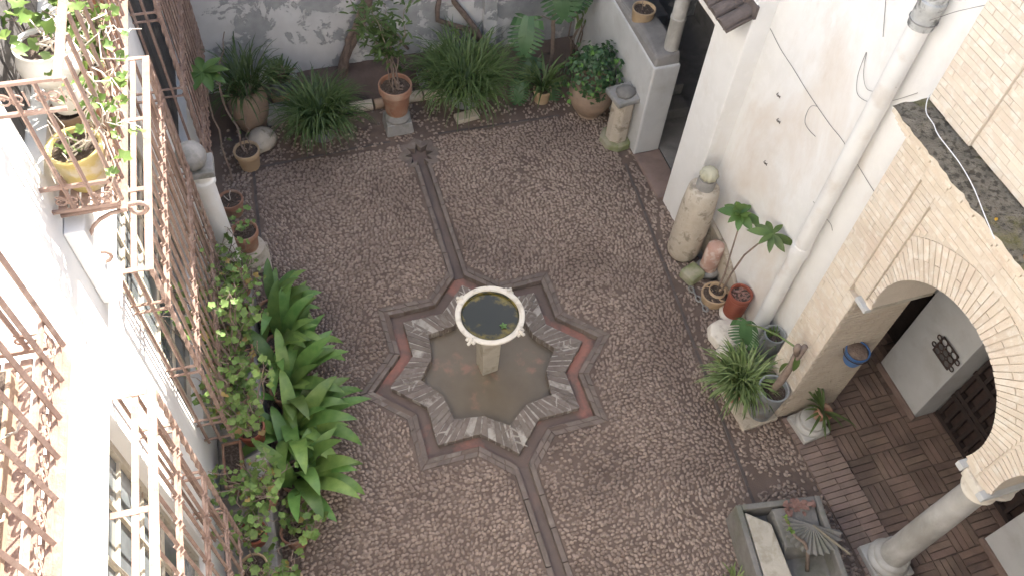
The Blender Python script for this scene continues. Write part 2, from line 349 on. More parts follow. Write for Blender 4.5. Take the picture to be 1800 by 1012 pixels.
def in_star(x, y, r): return abs(x) + abs(y) <= r or max(abs(x), abs(y)) <= r * .70711
def in_small(x, y):
    x -= SS[0]; y -= SS[1]; return in_star(x, y, SR + .03)
def pebble_mesh(name, seed):
    rg = random.Random(seed); b = MB(); n = 8
    for rr, z in ((1.0, -.15), (.86, .55), (.45, .92)):
        for k in range(n):
            t = 2 * math.pi * k / n; q = rr * (1 + rg.uniform(-.1, .1)); b.v.append((q * math.cos(t), q * math.sin(t), z))
    b.v.append((0, 0, 1.0))
    for j in range(2):
        for k in range(n): b.f.append((j * n + k, j * n + (k + 1) % n, (j + 1) * n + (k + 1) % n, (j + 1) * n + k))
    for k in range(n): b.f.append((2 * n + k, 2 * n + (k + 1) % n, 3 * n))
    return b
PB = [pebble_mesh('pebble', i) for i in range(4)]
peb = []
sp = .046; row = 0; y = -4.9
while y < 4.42:
    x = -2.9 + (.5 * sp if row % 2 else 0)
    while x < 2.9:
        px = x + rnd.uniform(-.3, .3) * sp; py = y + rnd.uniform(-.3, .3) * sp; x += sp * rnd.uniform(.88, 1.12)
        lo = px - TL * py
        if lo < -2.72 or in_star(px, py, RO + .03) or in_small(px, py): continue
        if abs(px) < WK + .02 and (py < -1.2 or 1.2 < py < SS[1]): continue
        if abs(lo + 2.335) < .035 and py < 3.65: continue
        rb = px - (2.42 + .102 * py)
        if abs(rb) < .034 or (py > 3.5 and abs(py - 3.62 - .03 * math.sin(px * 3)) < .03 and lo > -2.36): continue
        if rb > 0 and abs(px - (2.62 + .09 * py) - .1 * math.sin(py * 4)) < .03: continue
        nz = mnoise.noise(Vector((px * 1.1, py * 1.1, 3.1))); n2 = mnoise.noise(Vector((px * 3, py * 3, 9.1)))
        drop = 0.03
        if nz + .4 * n2 > .48: drop = .3
        if py > 3.62: drop = .5 if n2 < 0 else .8
        if rb > 0 and n2 > .3: drop = .6
        if rnd.random() < drop: continue
        ang = 1.3 * mnoise.noise(Vector((px * .6, py * .6, 0))) * 3 + rnd.gauss(0, .45)
        a = sp * rnd.uniform(.42, .6); b_ = a * rnd.uniform(.58, .82)
        if rb > 0: a *= rnd.uniform(.85, 1.35); b_ *= rnd.uniform(.8, 1.25)
        peb.append((px, py, ang, a, b_, rnd.uniform(.012, .024), rnd.randrange(4)))
    y += sp * .84; row += 1
peb.sort(key=lambda q: (0 if in_view((q[0], q[1], 0), -6) else 1, (Vector((q[0], q[1], 0)) - CAM).length))
pm_ = [b.mesh('pebble', 'pebble', True) for b in PB]
for q in peb[:300]:
    o = obj('pebble', pm_[q[6]], pav, (q[0], q[1], 0)); o.scale = (q[3], q[4], q[5]); o.rotation_euler = (0, 0, q[2])
mb = MB()
for q in peb[300:]:
    c, s = math.cos(q[2]), math.sin(q[2]); src = PB[q[6]]; o = len(mb.v)
    for vx, vy, vz in src.v:
        ax, ay = vx * q[3], vy * q[4]; mb.v.append((q[0] + ax * c - ay * s, q[1] + ax * s + ay * c, vz * q[5]))
    mb.f += [tuple(i + o for i in f) for f in src.f]
tag(mb.build('pebbles', 'pebble', pav, smooth=True), kind='stuff')

for (pa, pb) in (((-2.335 + TL * -1.6, -1.6), (-2.335 + TL * 3.62, 3.62)), ((2.42 - .102 * 3.0, -3.0), (2.42 + .102 * 2.5, 2.5)), ((-2.1, 3.64), (-.3, 3.68)), ((.35, 3.66), (2.1, 3.6))):
    Ls = math.dist(pa, pb); n = int(Ls / .42); an = math.atan2(pb[1] - pa[1], pb[0] - pa[0])
    for i in range(n):                              # thin dark edging stones that frame the pebble field
        f = (i + .5) / n; b = MB(); h = Ls / n / 2 - .006; b.box(-h, h, -.017, .017, -.05, .009)
        o = b.build('edging_stone', 'edging', pav, loc=(pa[0] + (pb[0] - pa[0]) * f + rnd.uniform(-.006, .006), pa[1] + (pb[1] - pa[1]) * f + rnd.uniform(-.006, .006), rnd.uniform(-.004, .002)), bevel=.004)
        o.rotation_euler = (0, 0, an + rnd.uniform(-.015, .015))

# ---------------------------------------------------------------- star pool (kerb, channel, brick ring, pool bottom)
sp_t = thing('star_pool', 'sunken eight-pointed star pool of edge bricks in the middle of the pebble paving', 'pool')
def lerp(a, b, t): return (a[0] + (b[0] - a[0]) * t, a[1] + (b[1] - a[1]) * t)
def band(rout, rin, n, z0, z1, mat, name, t0f, gap=.008, jit=.004):
    so_, si = star(rout), star(rin)
    for k in range(16):
        tip, notch = (k, (k + 1) % 16) if k % 2 == 0 else ((k + 1) % 16, k)
        L = math.dist(so_[tip], so_[notch]); start = t0f if tip in (0, 8) and t0f else 0.0
        for j in range(n):
            ta = start + (1 - start) * j / n; tb = start + (1 - start) * (j + 1) / n; e = gap / L / 2
            ta += e; tb -= e
            p = [lerp(so_[tip], so_[notch], ta), lerp(so_[tip], so_[notch], tb), lerp(si[tip], si[notch], tb), lerp(si[tip], si[notch], ta)]
            area = sum(p[i][0] * p[(i + 1) % 4][1] - p[(i + 1) % 4][0] * p[i][1] for i in range(4))
            if area < 0: p.reverse()
            b = MB(); cx = sum(q[0] for q in p) / 4; cy = sum(q[1] for q in p) / 4
            p = [(q[0] + rnd.uniform(-jit, jit) - cx, q[1] + rnd.uniform(-jit, jit) - cy) for q in p]
            b.prism(p, z0, z1 + rnd.uniform(-.006, .005))
            b.build(name, mat, sp_t, loc=(cx, cy, 0), bevel=.005)
band(RO, 1.405, 4, -.13, .014, 'kerb', 'kerb_brick', .27)
band(1.398, KI, 3, -.13, .008, 'kerb', 'kerb_brick', .16)
band(RI, RP, 5, -.13, .0, 'ring', 'ring_brick', 0, gap=.018, jit=.009)
def ringmesh(rout, rin, z0, z1, name, mat):
    a, b2 = star(rout), star(rin); b = MB(); n = 16
    b.v = [(x, y, z1) for x, y in a] + [(x, y, z1) for x, y in b2] + [(x, y, z0) for x, y in a] + [(x, y, z0) for x, y in b2]
    for k in range(n):
        k2 = (k + 1) % n
        b.f += [(k, k2, n + k2, n + k), (2 * n + k, 2 * n + k2, k2, k), (n + k, n + k2, 3 * n + k2, 3 * n + k)]
    return b.build(name, mat, sp_t)
ringmesh(RI - .004, RP + .004, -.13, -.005, 'joint_mortar', 'wjoint')
band(RO - .003, KI + .003, 1, -.13, .003, 'mortar', 'kerb_mortar', .27, gap=0, jit=0)
b = MB(); pts = star(1.47); b.v = [(x, y, -.072) for x, y in pts]; b.f = [tuple(range(16))]
tess('channel_bed', [star(1.45), star(RI - .05)], -.072, 'redbed', sp_t)
tess('pool_bottom', [star(RP + .05)], -.11, 'pool', sp_t)
# white mortar twigs branching over the ring bricks at each point of the star
for k in range(8):
    a = R(90 + 45 * k); b = MB()
    rr0, rr1 = .8, 1.08
    d = Vector((math.cos(a), math.sin(a), 0)); sd_ = Vector((-d.y, d.x, 0))
    base = d * rr0; z = Vector((0, 0, .002))
    z = Vector((0, 0, -.004))
    b.tube([base + z, d * (rr1 - rnd.uniform(.06, .14)) + sd_ * rnd.uniform(-.03, .03) + z], [.012, .017], 6)
    for s_ in (-1, 1):
        for t in (.3, .55, .8):
            if rnd.random() < .25: continue
            p0 = d * (rr0 + (rr1 - rr0) * (t + rnd.uniform(-.08, .08)) - .05); p1 = p0 + d * rnd.uniform(.02, .09) + sd_ * s_ * rnd.uniform(.05, .12)
            b.tube([p0 + z, p0.lerp(p1, .5) + d * rnd.uniform(-.012, .012) + z, p1 + z], [.014, .011, .007], 6)
    b.build('mortar_line', 'wjoint', sp_t)

# ---------------------------------------------------------------- runnels
def runnel(name, label, y0, y1, x0=0.0, x1=0.0):
    t = thing(name, label, 'channel', (0, y0, 0))
    n = max(2, int(abs(y1 - y0) / .34))
    for s_ in (-1, 1):
        for i in range(n):
            ya = (y1 - y0) * i / n + .004; yb = (y1 - y0) * (i + 1) / n - .004
            xs = lambda yy: x0 + (x1 - x0) * yy / (y1 - y0)
            b = MB(); j = rnd.uniform(-.006, .006)
            lo, hi = sorted((s_ * WC, s_ * (WK - .005 + j)))
            b.hexa([(lo + xs(ya), ya, -.12), (hi + xs(ya), ya, -.12), (hi + xs(yb), yb, -.12), (lo + xs(yb), yb, -.12),
                    (lo + xs(ya), ya, .008 + j), (hi + xs(ya), ya, .008), (hi + xs(yb), yb, .006), (lo + xs(yb), yb, .006 + j)])
            b.build('kerb_brick', 'kerb', t, bevel=.006)
    b = MB(); b.box(-WC - .03 + min(x0, x1), WC + .03 + max(x0, x1), 0, y1 - y0, -.13, -.062)
    b.build('runnel_bed', 'bedbrown', t)
    return t
runnel('water_channel', 'narrow brick runnel from the star pool to the bottom edge of the photo', -5.6, -1.28)
t_ = runnel('water_channel', 'narrow brick runnel from the star pool to the small drain by the back plants', 1.27, 3.17, 0.0, .02)
t = thing('star_drain', 'small star-shaped stone drain at the far end of the runnel', 'drain', (SS[0], SS[1], 0))
tess('drain_bed', [star(SR, (0, 0))], -.09, 'bedbrown', t)
for k in range(8):                                        # pointed stones between the rays
    a0 = R(90 + 45 * k)
    if k == 4: continue
    b = MB(); r1, r2 = SR + .035, .1
    for s_ in (-1, 1):
        p0 = (r1 * math.cos(a0), r1 * math.sin(a0)); an = a0 + s_ * R(22.5)
        p1 = (r1 * .8 * math.cos(an), r1 * .8 * math.sin(an)); p2 = (.105 * math.cos(an), .105 * math.sin(an)); p3 = (.2 * math.cos(a0), .2 * math.sin(a0))
        q = [p0, p1, p2, p3]
        if s_ < 0: q.reverse()
        b.prism(q, -.1, .004)
    b.build('drain_stone', 'kerb', t, bevel=.005)

# ---------------------------------------------------------------- fountain: pedestal, basin, water
ft = thing('fountain', 'pale stone fountain basin full of dark water on a square pedestal', 'fountain', (-.01, .03, -.11))
FZ = .97 + .11
b = MB(); b.hexa([(-.095, -.095, 0), (.095, -.095, 0), (.095, .095, 0), (-.095, .095, 0), (-.11, -.11, FZ - .2), (.11, -.11, FZ - .2), (.11, .11, FZ - .2), (-.11, .11, FZ - .2)])
b.build('pedestal', 'pedestal', ft, bevel=.008, rot=(0, 0, R(6)))
def lobs(r, t_, z): return r
b = MB()
b.lathe([(.1, FZ - .24), (.2, FZ - .2), (.29, FZ - .12), (.325, FZ - .06), (.345, FZ - .045), (.362, FZ - .03), (.367, FZ - .008), (.36, FZ), (.318, FZ + .001), (.306, FZ - .01), (.297, FZ - .05), (.26, FZ - .13), (.12, FZ - .17), (0, FZ - .175)], 48, wob=.006)
bo = b.build('basin', 'basin', ft, smooth=True, auto=40)
b = MB(); b.lathe([(.303, FZ - .03), (.304, FZ - .012), (.3, FZ - .0125), (.292, FZ - .034)], 48, wob=.012, cap=False)
b.build('algae_ring', 'algae', bo, smooth=True)
b = MB(); b.lathe([(.301, FZ - .043), (.0, FZ - .043)], 48, cap=False); b.build('water', 'water', ft)
for a in (45, 135, 225, 315):
    an = R(a - 4); b = MB()
    for (dr, dt, rr, dz) in ((.372, 0, .03, -.018), (.405, 0, .022, -.03), (.375, .1, .022, -.025), (.375, -.1, .022, -.025), (.36, 0, .02, .004)):
        c = (dr * math.cos(an + dt), dr * math.sin(an + dt), FZ + dz)
        b.lathe([(.001, -rr), (rr * .7, -rr * .7), (rr, 0), (rr * .7, rr * .7), (.001, rr)], 8, c, wob=.08)
    b.build('carved_lug', 'basin', ft, smooth=True)
wl = thing('water_plant', 'tiny floating plant on the dark water of the basin', 'plant', (.09, -.12, .97 - .04))
for k in range(5):
    b = MB(); b.blade((0, 0, 0), 0, .25, .045, .028, .3, 3); lf = b.build('leaf', 'bigleaf', wl, smooth=True); lf.rotation_euler = (0, 0, k * 1.26 + .2)

# ================================================================== LEFT HOUSE
LROT = -math.atan(TL)
lh = thing('house', 'sunlit white house along the left side with three barred ground-floor windows', 'house', (-2.93, 0, 0), LROT)
def LW(o, s, z):                      # local facade coordinates -> world
    c, sn = math.cos(LROT), math.sin(LROT)
    return (-2.93 + o * c - s * sn, o * sn + s * c, z)
WINS = [(-.6, 1.6, .95, 3.5), (-3.95, -1.69, .95, 3.6), (2.75, 5.0, .95, 3.5)]
UPS = [(-.8, 1.0, 4.75, 6.9), (-4.3, -2.5, 5.42, 7.6)]
LTOP = 8.6
def wall_with_holes(s0, s1, z0, z1, holes, depth):
    b = MB(); ss = sorted({s0, s1, *[h[0] for h in holes], *[h[1] for h in holes]}); zs = sorted({z0, z1, *[h[2] for h in holes], *[h[3] for h in holes]})
    for i in range(len(ss) - 1):
        for j in range(len(zs) - 1):
            a, c, d, e = ss[i], ss[i + 1], zs[j], zs[j + 1]
            if any(h[0] <= a and c <= h[1] and h[2] <= d and e <= h[3] for h in holes): continue
            b.add([(0, a, d), (0, c, d), (0, c, e), (0, a, e)], [(0, 1, 2, 3)])
    for h in holes:
        a, c, d, e = h; D = -depth
        b.add([(0, a, d), (D, a, d), (D, a, e), (0, a, e)], [(0, 1, 2, 3)]); b.add([(0, c, d), (0, c, e), (D, c, e), (D, c, d)], [(0, 1, 2, 3)])
        b.add([(0, a, e), (D, a, e), (D, c, e), (0, c, e)], [(0, 1, 2, 3)]); b.add([(0, a, d), (0, c, d), (D, c, d), (D, a, d)], [(0, 1, 2, 3)])
        b.add([(D, a, d), (D, c, d), (D, c, e), (D, a, e)], [(0, 1, 2, 3)])
    b.add([(0, s0, z1), (0, s1, z1), (-.5, s1, z1), (-.5, s0, z1)], [(0, 1, 2, 3)])
    b.add([(-.5, s0, z0), (-.5, s0, z1), (-.5, s1, z1), (-.5, s1, z0)], [(0, 1, 2, 3)])
    return b
wall_with_holes(-6, 5.7, -.3, LTOP, WINS + UPS, .3).build('wall', 'plaster_sun', lh)
def window(h, cols, rows, parent):
    a, c, d, e = h; b = MB(); O = -.1; fr = .05
    for (s0, s1, z0, z1) in ((a, a + fr, d, e), (c - fr, c, d, e), (a + fr, c - fr, d, d + fr), (a + fr, c - fr, e - fr, e)): b.box(O - .05, O, s0, s1, z0, z1)
    W = (c - a - 2 * fr) / cols; H = (e - d - 2 * fr) / rows
    for i in range(1, cols):
        t_ = .035 if i == cols // 2 else .014
        b.box(O - .045, O - .004, a + fr + i * W - t_, a + fr + i * W + t_, d + fr, e - fr)
    for j in range(1, rows):
        b.box(O - .04, O - .008, a + fr, c - fr, d + fr + j * H - .013, d + fr + j * H + .013)
    w_ = b.build('window', 'winframe', parent)
    pb = MB(); pb.box(-.003, .003, -W / 2 + .012, W / 2 - .012, -H / 2 + .012, H / 2 - .012); me = pb.mesh('pane', 'glass')
    for i in range(cols):
        for j in range(rows):
            o = obj('pane', me, w_, (O - .03, a + fr + (i + .5) * W, d + fr + (j + .5) * H)); o.rotation_euler = (0, rnd.uniform(-.012, .012), rnd.uniform(-.012, .012))
window(WINS[0], 6, 5, lh); window(WINS[1], 6, 5, lh)
# closed dark shutters of the far window and of the balcony doors
for (a, c, d, e) in (WINS[2], UPS[0], UPS[1]):
    n = int((c - a) / .17); wd = (c - a) / n; b = MB(); b.box(-.16, -.14, a, c, d, e); w_ = b.build('shutter', 'iron_d', lh)
    pb = MB(); pb.box(-.03, 0, -wd / 2 + .006, wd / 2 - .006, d + .02, e - .02); me = pb.mesh('shutter_board', 'shutter')
    for i in range(n): obj('shutter_board', me, w_, (-.1 + rnd.uniform(-.006, .006), a + (i + .5) * wd, 0))
# upper sills and the whitewashed pilaster stub below the far balcony
b = MB(); b.box(.003, .12, -.98, -.72, 3.75, 4.45); b.build('corbel', 'plaster_sun', lh, bevel=.01)
# low whitewashed bench along the foot of the wall
bn = thing('bench', 'low grey masonry ledge under the geranium pots at the left wall', 'ledge', (-2.93, 0, 0), LROT)
b = MB(); b.box(.002, .47, -3.4, 1.62, 0, .4); b.build('ledge', 'stone', bn, bevel=.02)

# ---------------------------------------------------------------- window grilles
OUT = .264
def bar_mesh(name, L, a, twist=0.0, mat='rust'):
    b = MB(); n = max(2, int(L / .03)) if twist else 1
    b.tube([(0, 0, L * i / n) for i in range(n + 1)], a * .7071, 4, True, twist)
    return b.mesh(name, mat)
def grille(label, s0, s1, zt, zb, rails):
    g = thing('window_grille', label, 'grille', LW(0, (s0 + s1) / 2, zb), LROT, 'rusty window grilles of the left house')
    hl = (s1 - s0) / 2
    def fb(o0, o1, a, c, z, h=.012, name='frame_bar'):
        b = MB(); b.box(o0, o1, a, c, z - zb - h, z - zb); b.build(name, 'rust', g)
    # top: a flat ladder frame lying on the bars
    fb(OUT - .055, OUT, -hl, hl, zt); fb(.115, .155, -hl, hl, zt - .002)
    for k, s_ in enumerate((-hl, -hl + (2 * hl) * .33, -hl + 2 * hl * .66, hl - .04)): fb(.0, OUT - .056, s_ + .001, s_ + .039, zt + .004, .01, 'cross_bar')
    # rails, each with a collar round every bar so that the edge looks notched
    nb = int(round(2 * hl / .17)); ss = [-hl + .02 + (2 * hl - .04) * i / nb for i in range(nb + 1)]
    for z in rails:
        b = MB(); b.box(OUT - .03, OUT - .012, -hl, hl, z - zb - .018, z - zb + .002)
        for s_ in ss:
            b.prism([(OUT - .021 + .026, s_), (OUT - .021, s_ + .03), (OUT - .021 - .026, s_), (OUT - .021, s_ - .03)], z - zb - .03, z - zb + .012)
        b.build('rail', 'rust', g)
        for s_ in (-hl, hl - .02):
            b = MB(); b.box(0, OUT - .034, s_ + .001, s_ + .019, z - zb - .014, z - zb + .002); b.build('cross_bar', 'rust', g)
    me = bar_mesh('bar', zt - zb - .013, .02); tw = bar_mesh('twisted_bar', zt - zb - .013, .03, .35)
    for i, s_ in enumerate(ss):
        obj('twisted_bar' if i in (0, nb) else 'bar', tw if i in (0, nb) else me, g, (OUT - .021, s_, 0), (rnd.uniform(-.004, .004), rnd.uniform(-.003, .003), 0))
    for s_ in (-hl + .012, hl - .012):
        obj('bar', me, g, (.135, s_, 0)); obj('bar', me, g, (.03, s_, 0))
    return g
RL = (3.19, 3.1, 2.27, 2.17, 1.36, 1.27, .98)
grille('middle rusty window grille of the left house beside the lone white column', -.62, 1.63, 3.57, .9, RL)
grille('nearest rusty window grille of the left house above the geraniums, cut by the bottom edge', -3.95, -1.55, 3.57, .9, (3.08, 2.99, 2.3, 2.2, 1.56, 1.47, .98))
grille('farthest rusty window grille of the left house in the shaded back corner', 2.72, 5.0, 3.57, .9, RL)

# ---------------------------------------------------------------- balconies with scroll panels
def spiral(r0, turns, n=18, cw=1, start=0.0):
    pts = []
    for i in range(n + 1):
        t = i / n; a = start + cw * turns * 2 * math.pi * t; r = r0 * (1 - .82 * t); pts.append((r * math.cos(a), r * math.sin(a)))
    return pts
def scroll_mesh(size):
    """an S-scroll with two volutes, lying in the local YZ plane"""
    b = MB()
    for s_ in (1, -1):
        pts = spiral(size * .27, 1.2, 14, s_, math.pi / 2 if s_ > 0 else -math.pi / 2)
        b.tube([(0, s_ * (x + size * .22), y * 1.0) for x, y in pts], .006, 5)
    b.tube([(0, -size * .3, -size * .27), (0, 0, size * .02), (0, size * .3, size * .27)], .006, 5)
    b.tube([(0, -size * .47, -size * .3), (0, -size * .47, size * .3)], .005, 5)
    return b.mesh('scroll', 'rust')
def balcony(label, s0, s1, zf, zt, outer, brackets=True):
    g = thing('balcony', label, 'balcony', LW(0, (s0 + s1) / 2, zf), LROT, 'iron flower balconies of the left house')
    hl = (s1 - s0) / 2; H = zt - zf; ph = .15
    b = MB()                                         # shelf of flat slats with a plate edge
    for k in range(int(outer / .06)): b.box(.02 + k * .06, .065 + k * .06, -hl + .03, hl - .03, .0, .012)
    b.build('shelf', 'rust', g)
    for (o0, o1, a, c, z0, z1) in ((outer - .006, outer + .028, -hl - .02, hl + .02, -.012, .02), (outer - .012, outer + .004, -hl, hl, .026, .05), (outer - .012, outer + .004, -hl, hl, ph + .06, ph + .085),
                                   (outer - .03, outer + .012, -hl - .005, hl + .005, H, H + .018), (0, outer - .013, -hl, -hl + .016, .026, .05), (0, outer - .013, -hl, -hl + .016, ph + .06, ph + .085),
                                   (0, outer - .031, -hl, -hl + .02, H, H + .018), (0, outer - .031, -hl, -hl + .02, H - .19, H - .17),
                                   (0, outer - .013, hl - .016, hl, .026, .05), (0, outer - .031, hl - .02, hl, H, H + .018)):
        b = MB(); b.box(o0, o1, a, c, z0, z1); b.build('rail', 'rust', g)
    bm_ = bar_mesh('bar', H - .05, .018)
    n = int(round(2 * hl / .17))
    for i in range(n + 1): obj('bar', bm_, g, (outer - .003 + .018, -hl + .02 + (2 * hl - .04) * i / n, .05))
    for s_ in (-hl + .008, hl - .008):
        for k in range(1, 3): obj('bar', bm_, g, (outer * k / 3, s_, .05))
    sm_ = scroll_mesh(ph)
    n = int(2 * hl / .17)
    for i in range(n): obj('scroll', sm_, g, (outer - .006, -hl + .09 + i * .17, .05 + ph * .42))
    for s_, zz in ((-hl + .008, .05 + ph * .42), (-hl + .008, H - .09), (hl - .008, .05 + ph * .42)):
        for k in range(2):
            o = obj('scroll', sm_, g, (.1 + k * .17, s_, zz)); o.rotation_euler = (0, 0, R(90))
    for s_ in (-hl + .04, hl - .1) if brackets else ():                    # scroll bracket carrying the shelf
        b = MB(); pts = [(outer + .075 + .045 * math.cos(t), .0, -.06 + .045 * math.sin(t)) for t in [R(a) for a in range(-200, 91, 30)]]
        c = [(x, s_, z) for x, _, z in pts]
        b.tube(c + [(outer - .02, s_, -.02), (.02, s_, -.03)], .014, 6)
        arc = [(outer * .95 - outer * .75 * math.sin(t) ** 1.0, s_, -.06 - .34 * (1 - math.cos(t))) for t in [R(a) for a in range(0, 91, 15)]]
        b.tube(arc + [(.115 + .075 * math.cos(t) * (1 - k * .06), s_, -.43 + .075 * math.sin(t) * (1 - k * .06)) for k, t in enumerate([R(a) for a in range(150, 521, 37)])], .013, 6)
        b.build('bracket', 'rust', g, smooth=True)
    return g
balcony('rusty iron flower balcony crowded with pots at the top left corner', -.95, 1.6, 4.56, 5.5, .36)
balcony('rusty iron flower balcony at the lower left edge of the photo with a scroll band', -4.4, -2.36, 5.3, 6.25, .36, False)

# ================================================================== BACK WALL
BWH = 6.7
bw = thing('garden_wall', 'peeling white back wall behind the plant bed with a vine on it', 'wall', (0, 5.2, 0))
b = MB(); b.box(-3.4, 1.42, 0, .4, -.3, BWH); b.build('wall', 'peel', bw)
b = MB(); b.box(1.42, 1.62, -.1, .4, -.3, BWH); b.build('pilaster', 'peel', bw, bevel=.015)
b = MB(); b.box(1.62, 9.0, -.005, .4, -.3, BWH); b.build('wall', 'peel', bw)  # extended far out of view to keep sun from leaking into the court
# near house behind the viewer closes the court
nh = thing('house', 'white house that closes the near side of the courtyard', 'house', (0, -5.9, 0))
b = MB(); b.box(-3.6, 5.2, -.4, 0, -.3, 7.0); b.build('wall', 'plaster', nh)

# ================================================================== RIGHT HOUSE
RX = 2.9; RTOP = 7.7
rh = thing('house', 'right-hand house with white wall, drainpipe and pale brick arcade', 'house', (RX, 0, 0))
SH = (RX, 0, 0)
def rbox(name, mat, x0, x1, y0, y1, z0, z1, parent=None, bevel=0.0):
    b = MB(); b.box(x0, x1, y0, y1, z0, z1); return b.build(name, mat, parent or rh, shift=SH if parent is None else (0, 0, 0), bevel=bevel)
def wallplate(name, mat, loops_yz, x0, x1):
    """vertical slab with polygon outline in the yz plane"""
    b = MB(); n = len(loops_yz)
    b.v = [(x0, y, z) for y, z in loops_yz] + [(x1, y, z) for y, z in loops_yz]
    b.f = [tuple(range(n)), tuple(reversed(range(n, 2 * n)))] + [(i, n + i, n + (i + 1) % n, (i + 1) % n) for i in range(n)]
    return b.build(name, mat, rh, shift=SH, bevel=.012)
WX = 3.13
rbox('white_wall', 'plaster', WX, 3.6, -1.2, 1.2, -.3, RTOP)
wallplate('white_wall', 'plaster', [(1.18, -.3), (1.76, -.3), (1.76, 2.78), (5.19, 2.78), (5.19, RTOP), (1.18, RTOP)], RX, 3.55)
# brown stone foot along the recessed wall
wallplate('wall_foot', 'palestone', [(-.25, -.05), (1.17, -.05), (1.17, .5), (.55, .46), (.2, .3), (-.25, .02)], 3.07, WX - .002)
# passage behind the parapet
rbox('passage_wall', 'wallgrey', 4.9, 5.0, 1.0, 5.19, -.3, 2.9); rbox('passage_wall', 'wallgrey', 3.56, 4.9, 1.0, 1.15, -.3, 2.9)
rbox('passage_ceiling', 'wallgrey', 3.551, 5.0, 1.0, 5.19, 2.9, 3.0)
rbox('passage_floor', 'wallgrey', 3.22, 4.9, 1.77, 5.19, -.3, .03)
# small tiled canopy over the passage door
cn = thing('tile_canopy', 'dark clay roof tiles projecting from the white wall at the top edge', 'roof', (2.63, 1.17, 3.2))
for i in range(5):
    for j in range(2):
        b = MB(); n = 6; pts = []
        for k in range(n + 1):
            a = math.pi * k / n; pts.append((math.cos(a) * .085, math.sin(a) * .05))
        for (x_, z_, sc) in ((0, 0, 1.0), (.24, .12, .85)):
            b.v += [(x_, p_[0] * sc, z_ + p_[1] * sc + .0) for p_ in pts]
        for (x_, z_, sc) in ((0, 0, .8), (.24, .12, .68)):
            b.v += [(x_, p_[0] * sc, z_ + p_[1] * sc - .0) for p_ in pts]
        m_ = n + 1
        for k in range(n):
            b.f += [(k, k + 1, m_ + k + 1, m_ + k), (2 * m_ + k + 1, 2 * m_ + k, 3 * m_ + k, 3 * m_ + k + 1), (k + 1, k, 2 * m_ + k, 2 * m_ + k + 1)]
        b.build('roof_tile', 'rooftile', cn, loc=(j * .19 - .02, .1 + i * .175, j * .095), smooth=False)
b = MB(); b.hexa([(0.01, 0, -.03), (.28, 0, .1), (.28, .92, .1), (0.01, .92, -.03), (0.01, 0, .0), (.28, 0, .13), (.28, .92, .13), (0.01, .92, 0)]); b.build('tile_bed', 'rooftile', cn)
b = MB(); b.hexa([(0.25, -.02, .1), (.279, -.02, .1), (.279, .94, .1), (0.25, .94, .1), (0.25, -.02, .24), (.279, -.02, .24), (.279, .94, .24), (0.25, .94, .24)]); b.build('flashing', 'rooftile', cn)

# ---------------------------------------------------------------- brick arcade
YC, ZC, AR, EX = -2.385, 2.52, .74, 1.10
YC2 = YC - 1.76
prof = [(-1.09, -.3), (-1.51, -.3), (-1.51, 2.28), (-1.645, 2.28), (-1.645, ZC)]
prof += [(YC + AR * math.cos(R(a)), ZC + AR * math.sin(R(a))) for a in range(6, 180, 6)]
prof += [(-3.125, ZC), (-3.125, 2.25), (-3.405, 2.25), (-3.405, ZC)]
prof += [(YC2 + AR * math.cos(R(a)), ZC + AR * math.sin(R(a))) for a in range(6, 180, 6)]
prof += [(YC2 - AR, ZC), (YC2 - AR, -.3), (-5.88, -.3)]
BX0, BX1, BT = 2.924, 3.6, 4.2
b = MB()
for (ya, za), (yb, zb) in zip(prof, prof[1:]):
    if abs(ya - yb) > 1e-6:
        b.add([(BX0, ya, za), (BX0, yb, zb), (BX0, yb, BT), (BX0, ya, BT)], [(3, 2, 1, 0)])
        b.add([(BX1, ya, za), (BX1, yb, zb), (BX1, yb, BT), (BX1, ya, BT)], [(0, 1, 2, 3)])
    b.add([(BX0, ya, za), (BX0, yb, zb), (BX1, yb, zb), (BX1, ya, za)], [(0, 1, 2, 3)])
b.add([(BX0, -1.09, -.3), (BX1, -1.09, -.3), (BX1, -1.09, BT), (BX0, -1.09, BT)], [(0, 1, 2, 3)])
aw = b.build('arcade_wall', 'brick_bg', rh, shift=SH)
rbox('upper_wall', 'brick_bg', BX0, BX1, -5.88, -1.09, BT, RTOP)
CH, BL, JT = .053, .27, .005                        # course height, brick length, joint
bricks = []                                         # (corner lists, mid point)
def brick_box(y0, y1, z0, z1, xf, xb=None):
    j = rnd.uniform(-.0025, .0025); xb = xb or BX0 + .01
    bricks.append(([(xf + j, y0, z0), (xb, y0, z0), (xb, y1, z0), (xf + j + rnd.uniform(-.002, .002), y1, z0), (xf + j, y0, z1), (xb, y0, z1), (xb, y1, z1), (xf + j, y1, z1)], 'brick'))
def fill(y0, y1, z0, z1, xf, cut=False):
    r = 0; z = z0
    while z < z1 - .02:
        zt = min(z + CH, z1); ivs = [(y0, y1)]
        if cut:
            for yc in (YC, YC2):
                zz = max(ZC, z) if z >= ZC - EX else z
                dz = (z if z > ZC else ZC) - ZC
                if dz < EX:
                    h = math.sqrt(EX * EX - dz * dz) + .004; nv = []
                    for a, c in ivs:
                        if yc + h <= a or yc - h >= c: nv.append((a, c)); continue
                        if a < yc - h: nv.append((a, yc - h))
                        if c > yc + h: nv.append((yc + h, c))
                    ivs = nv
        for a, c in ivs:
            if c - a < .025: continue
            y = a - (BL * .5 if r % 2 else 0) - (0 if c - a > BL * 1.2 else 0) + rnd.uniform(-.02, .02)
            while y < c:
                ya, yb = max(y, a), min(y + BL, c)
                if yb - ya > .03: brick_box(ya + JT / 2, yb - JT / 2, z + JT / 2, zt - JT / 2, xf)
                y += BL
        z += CH; r += 1
XA, XB, XC = 2.872, 2.897, 2.92
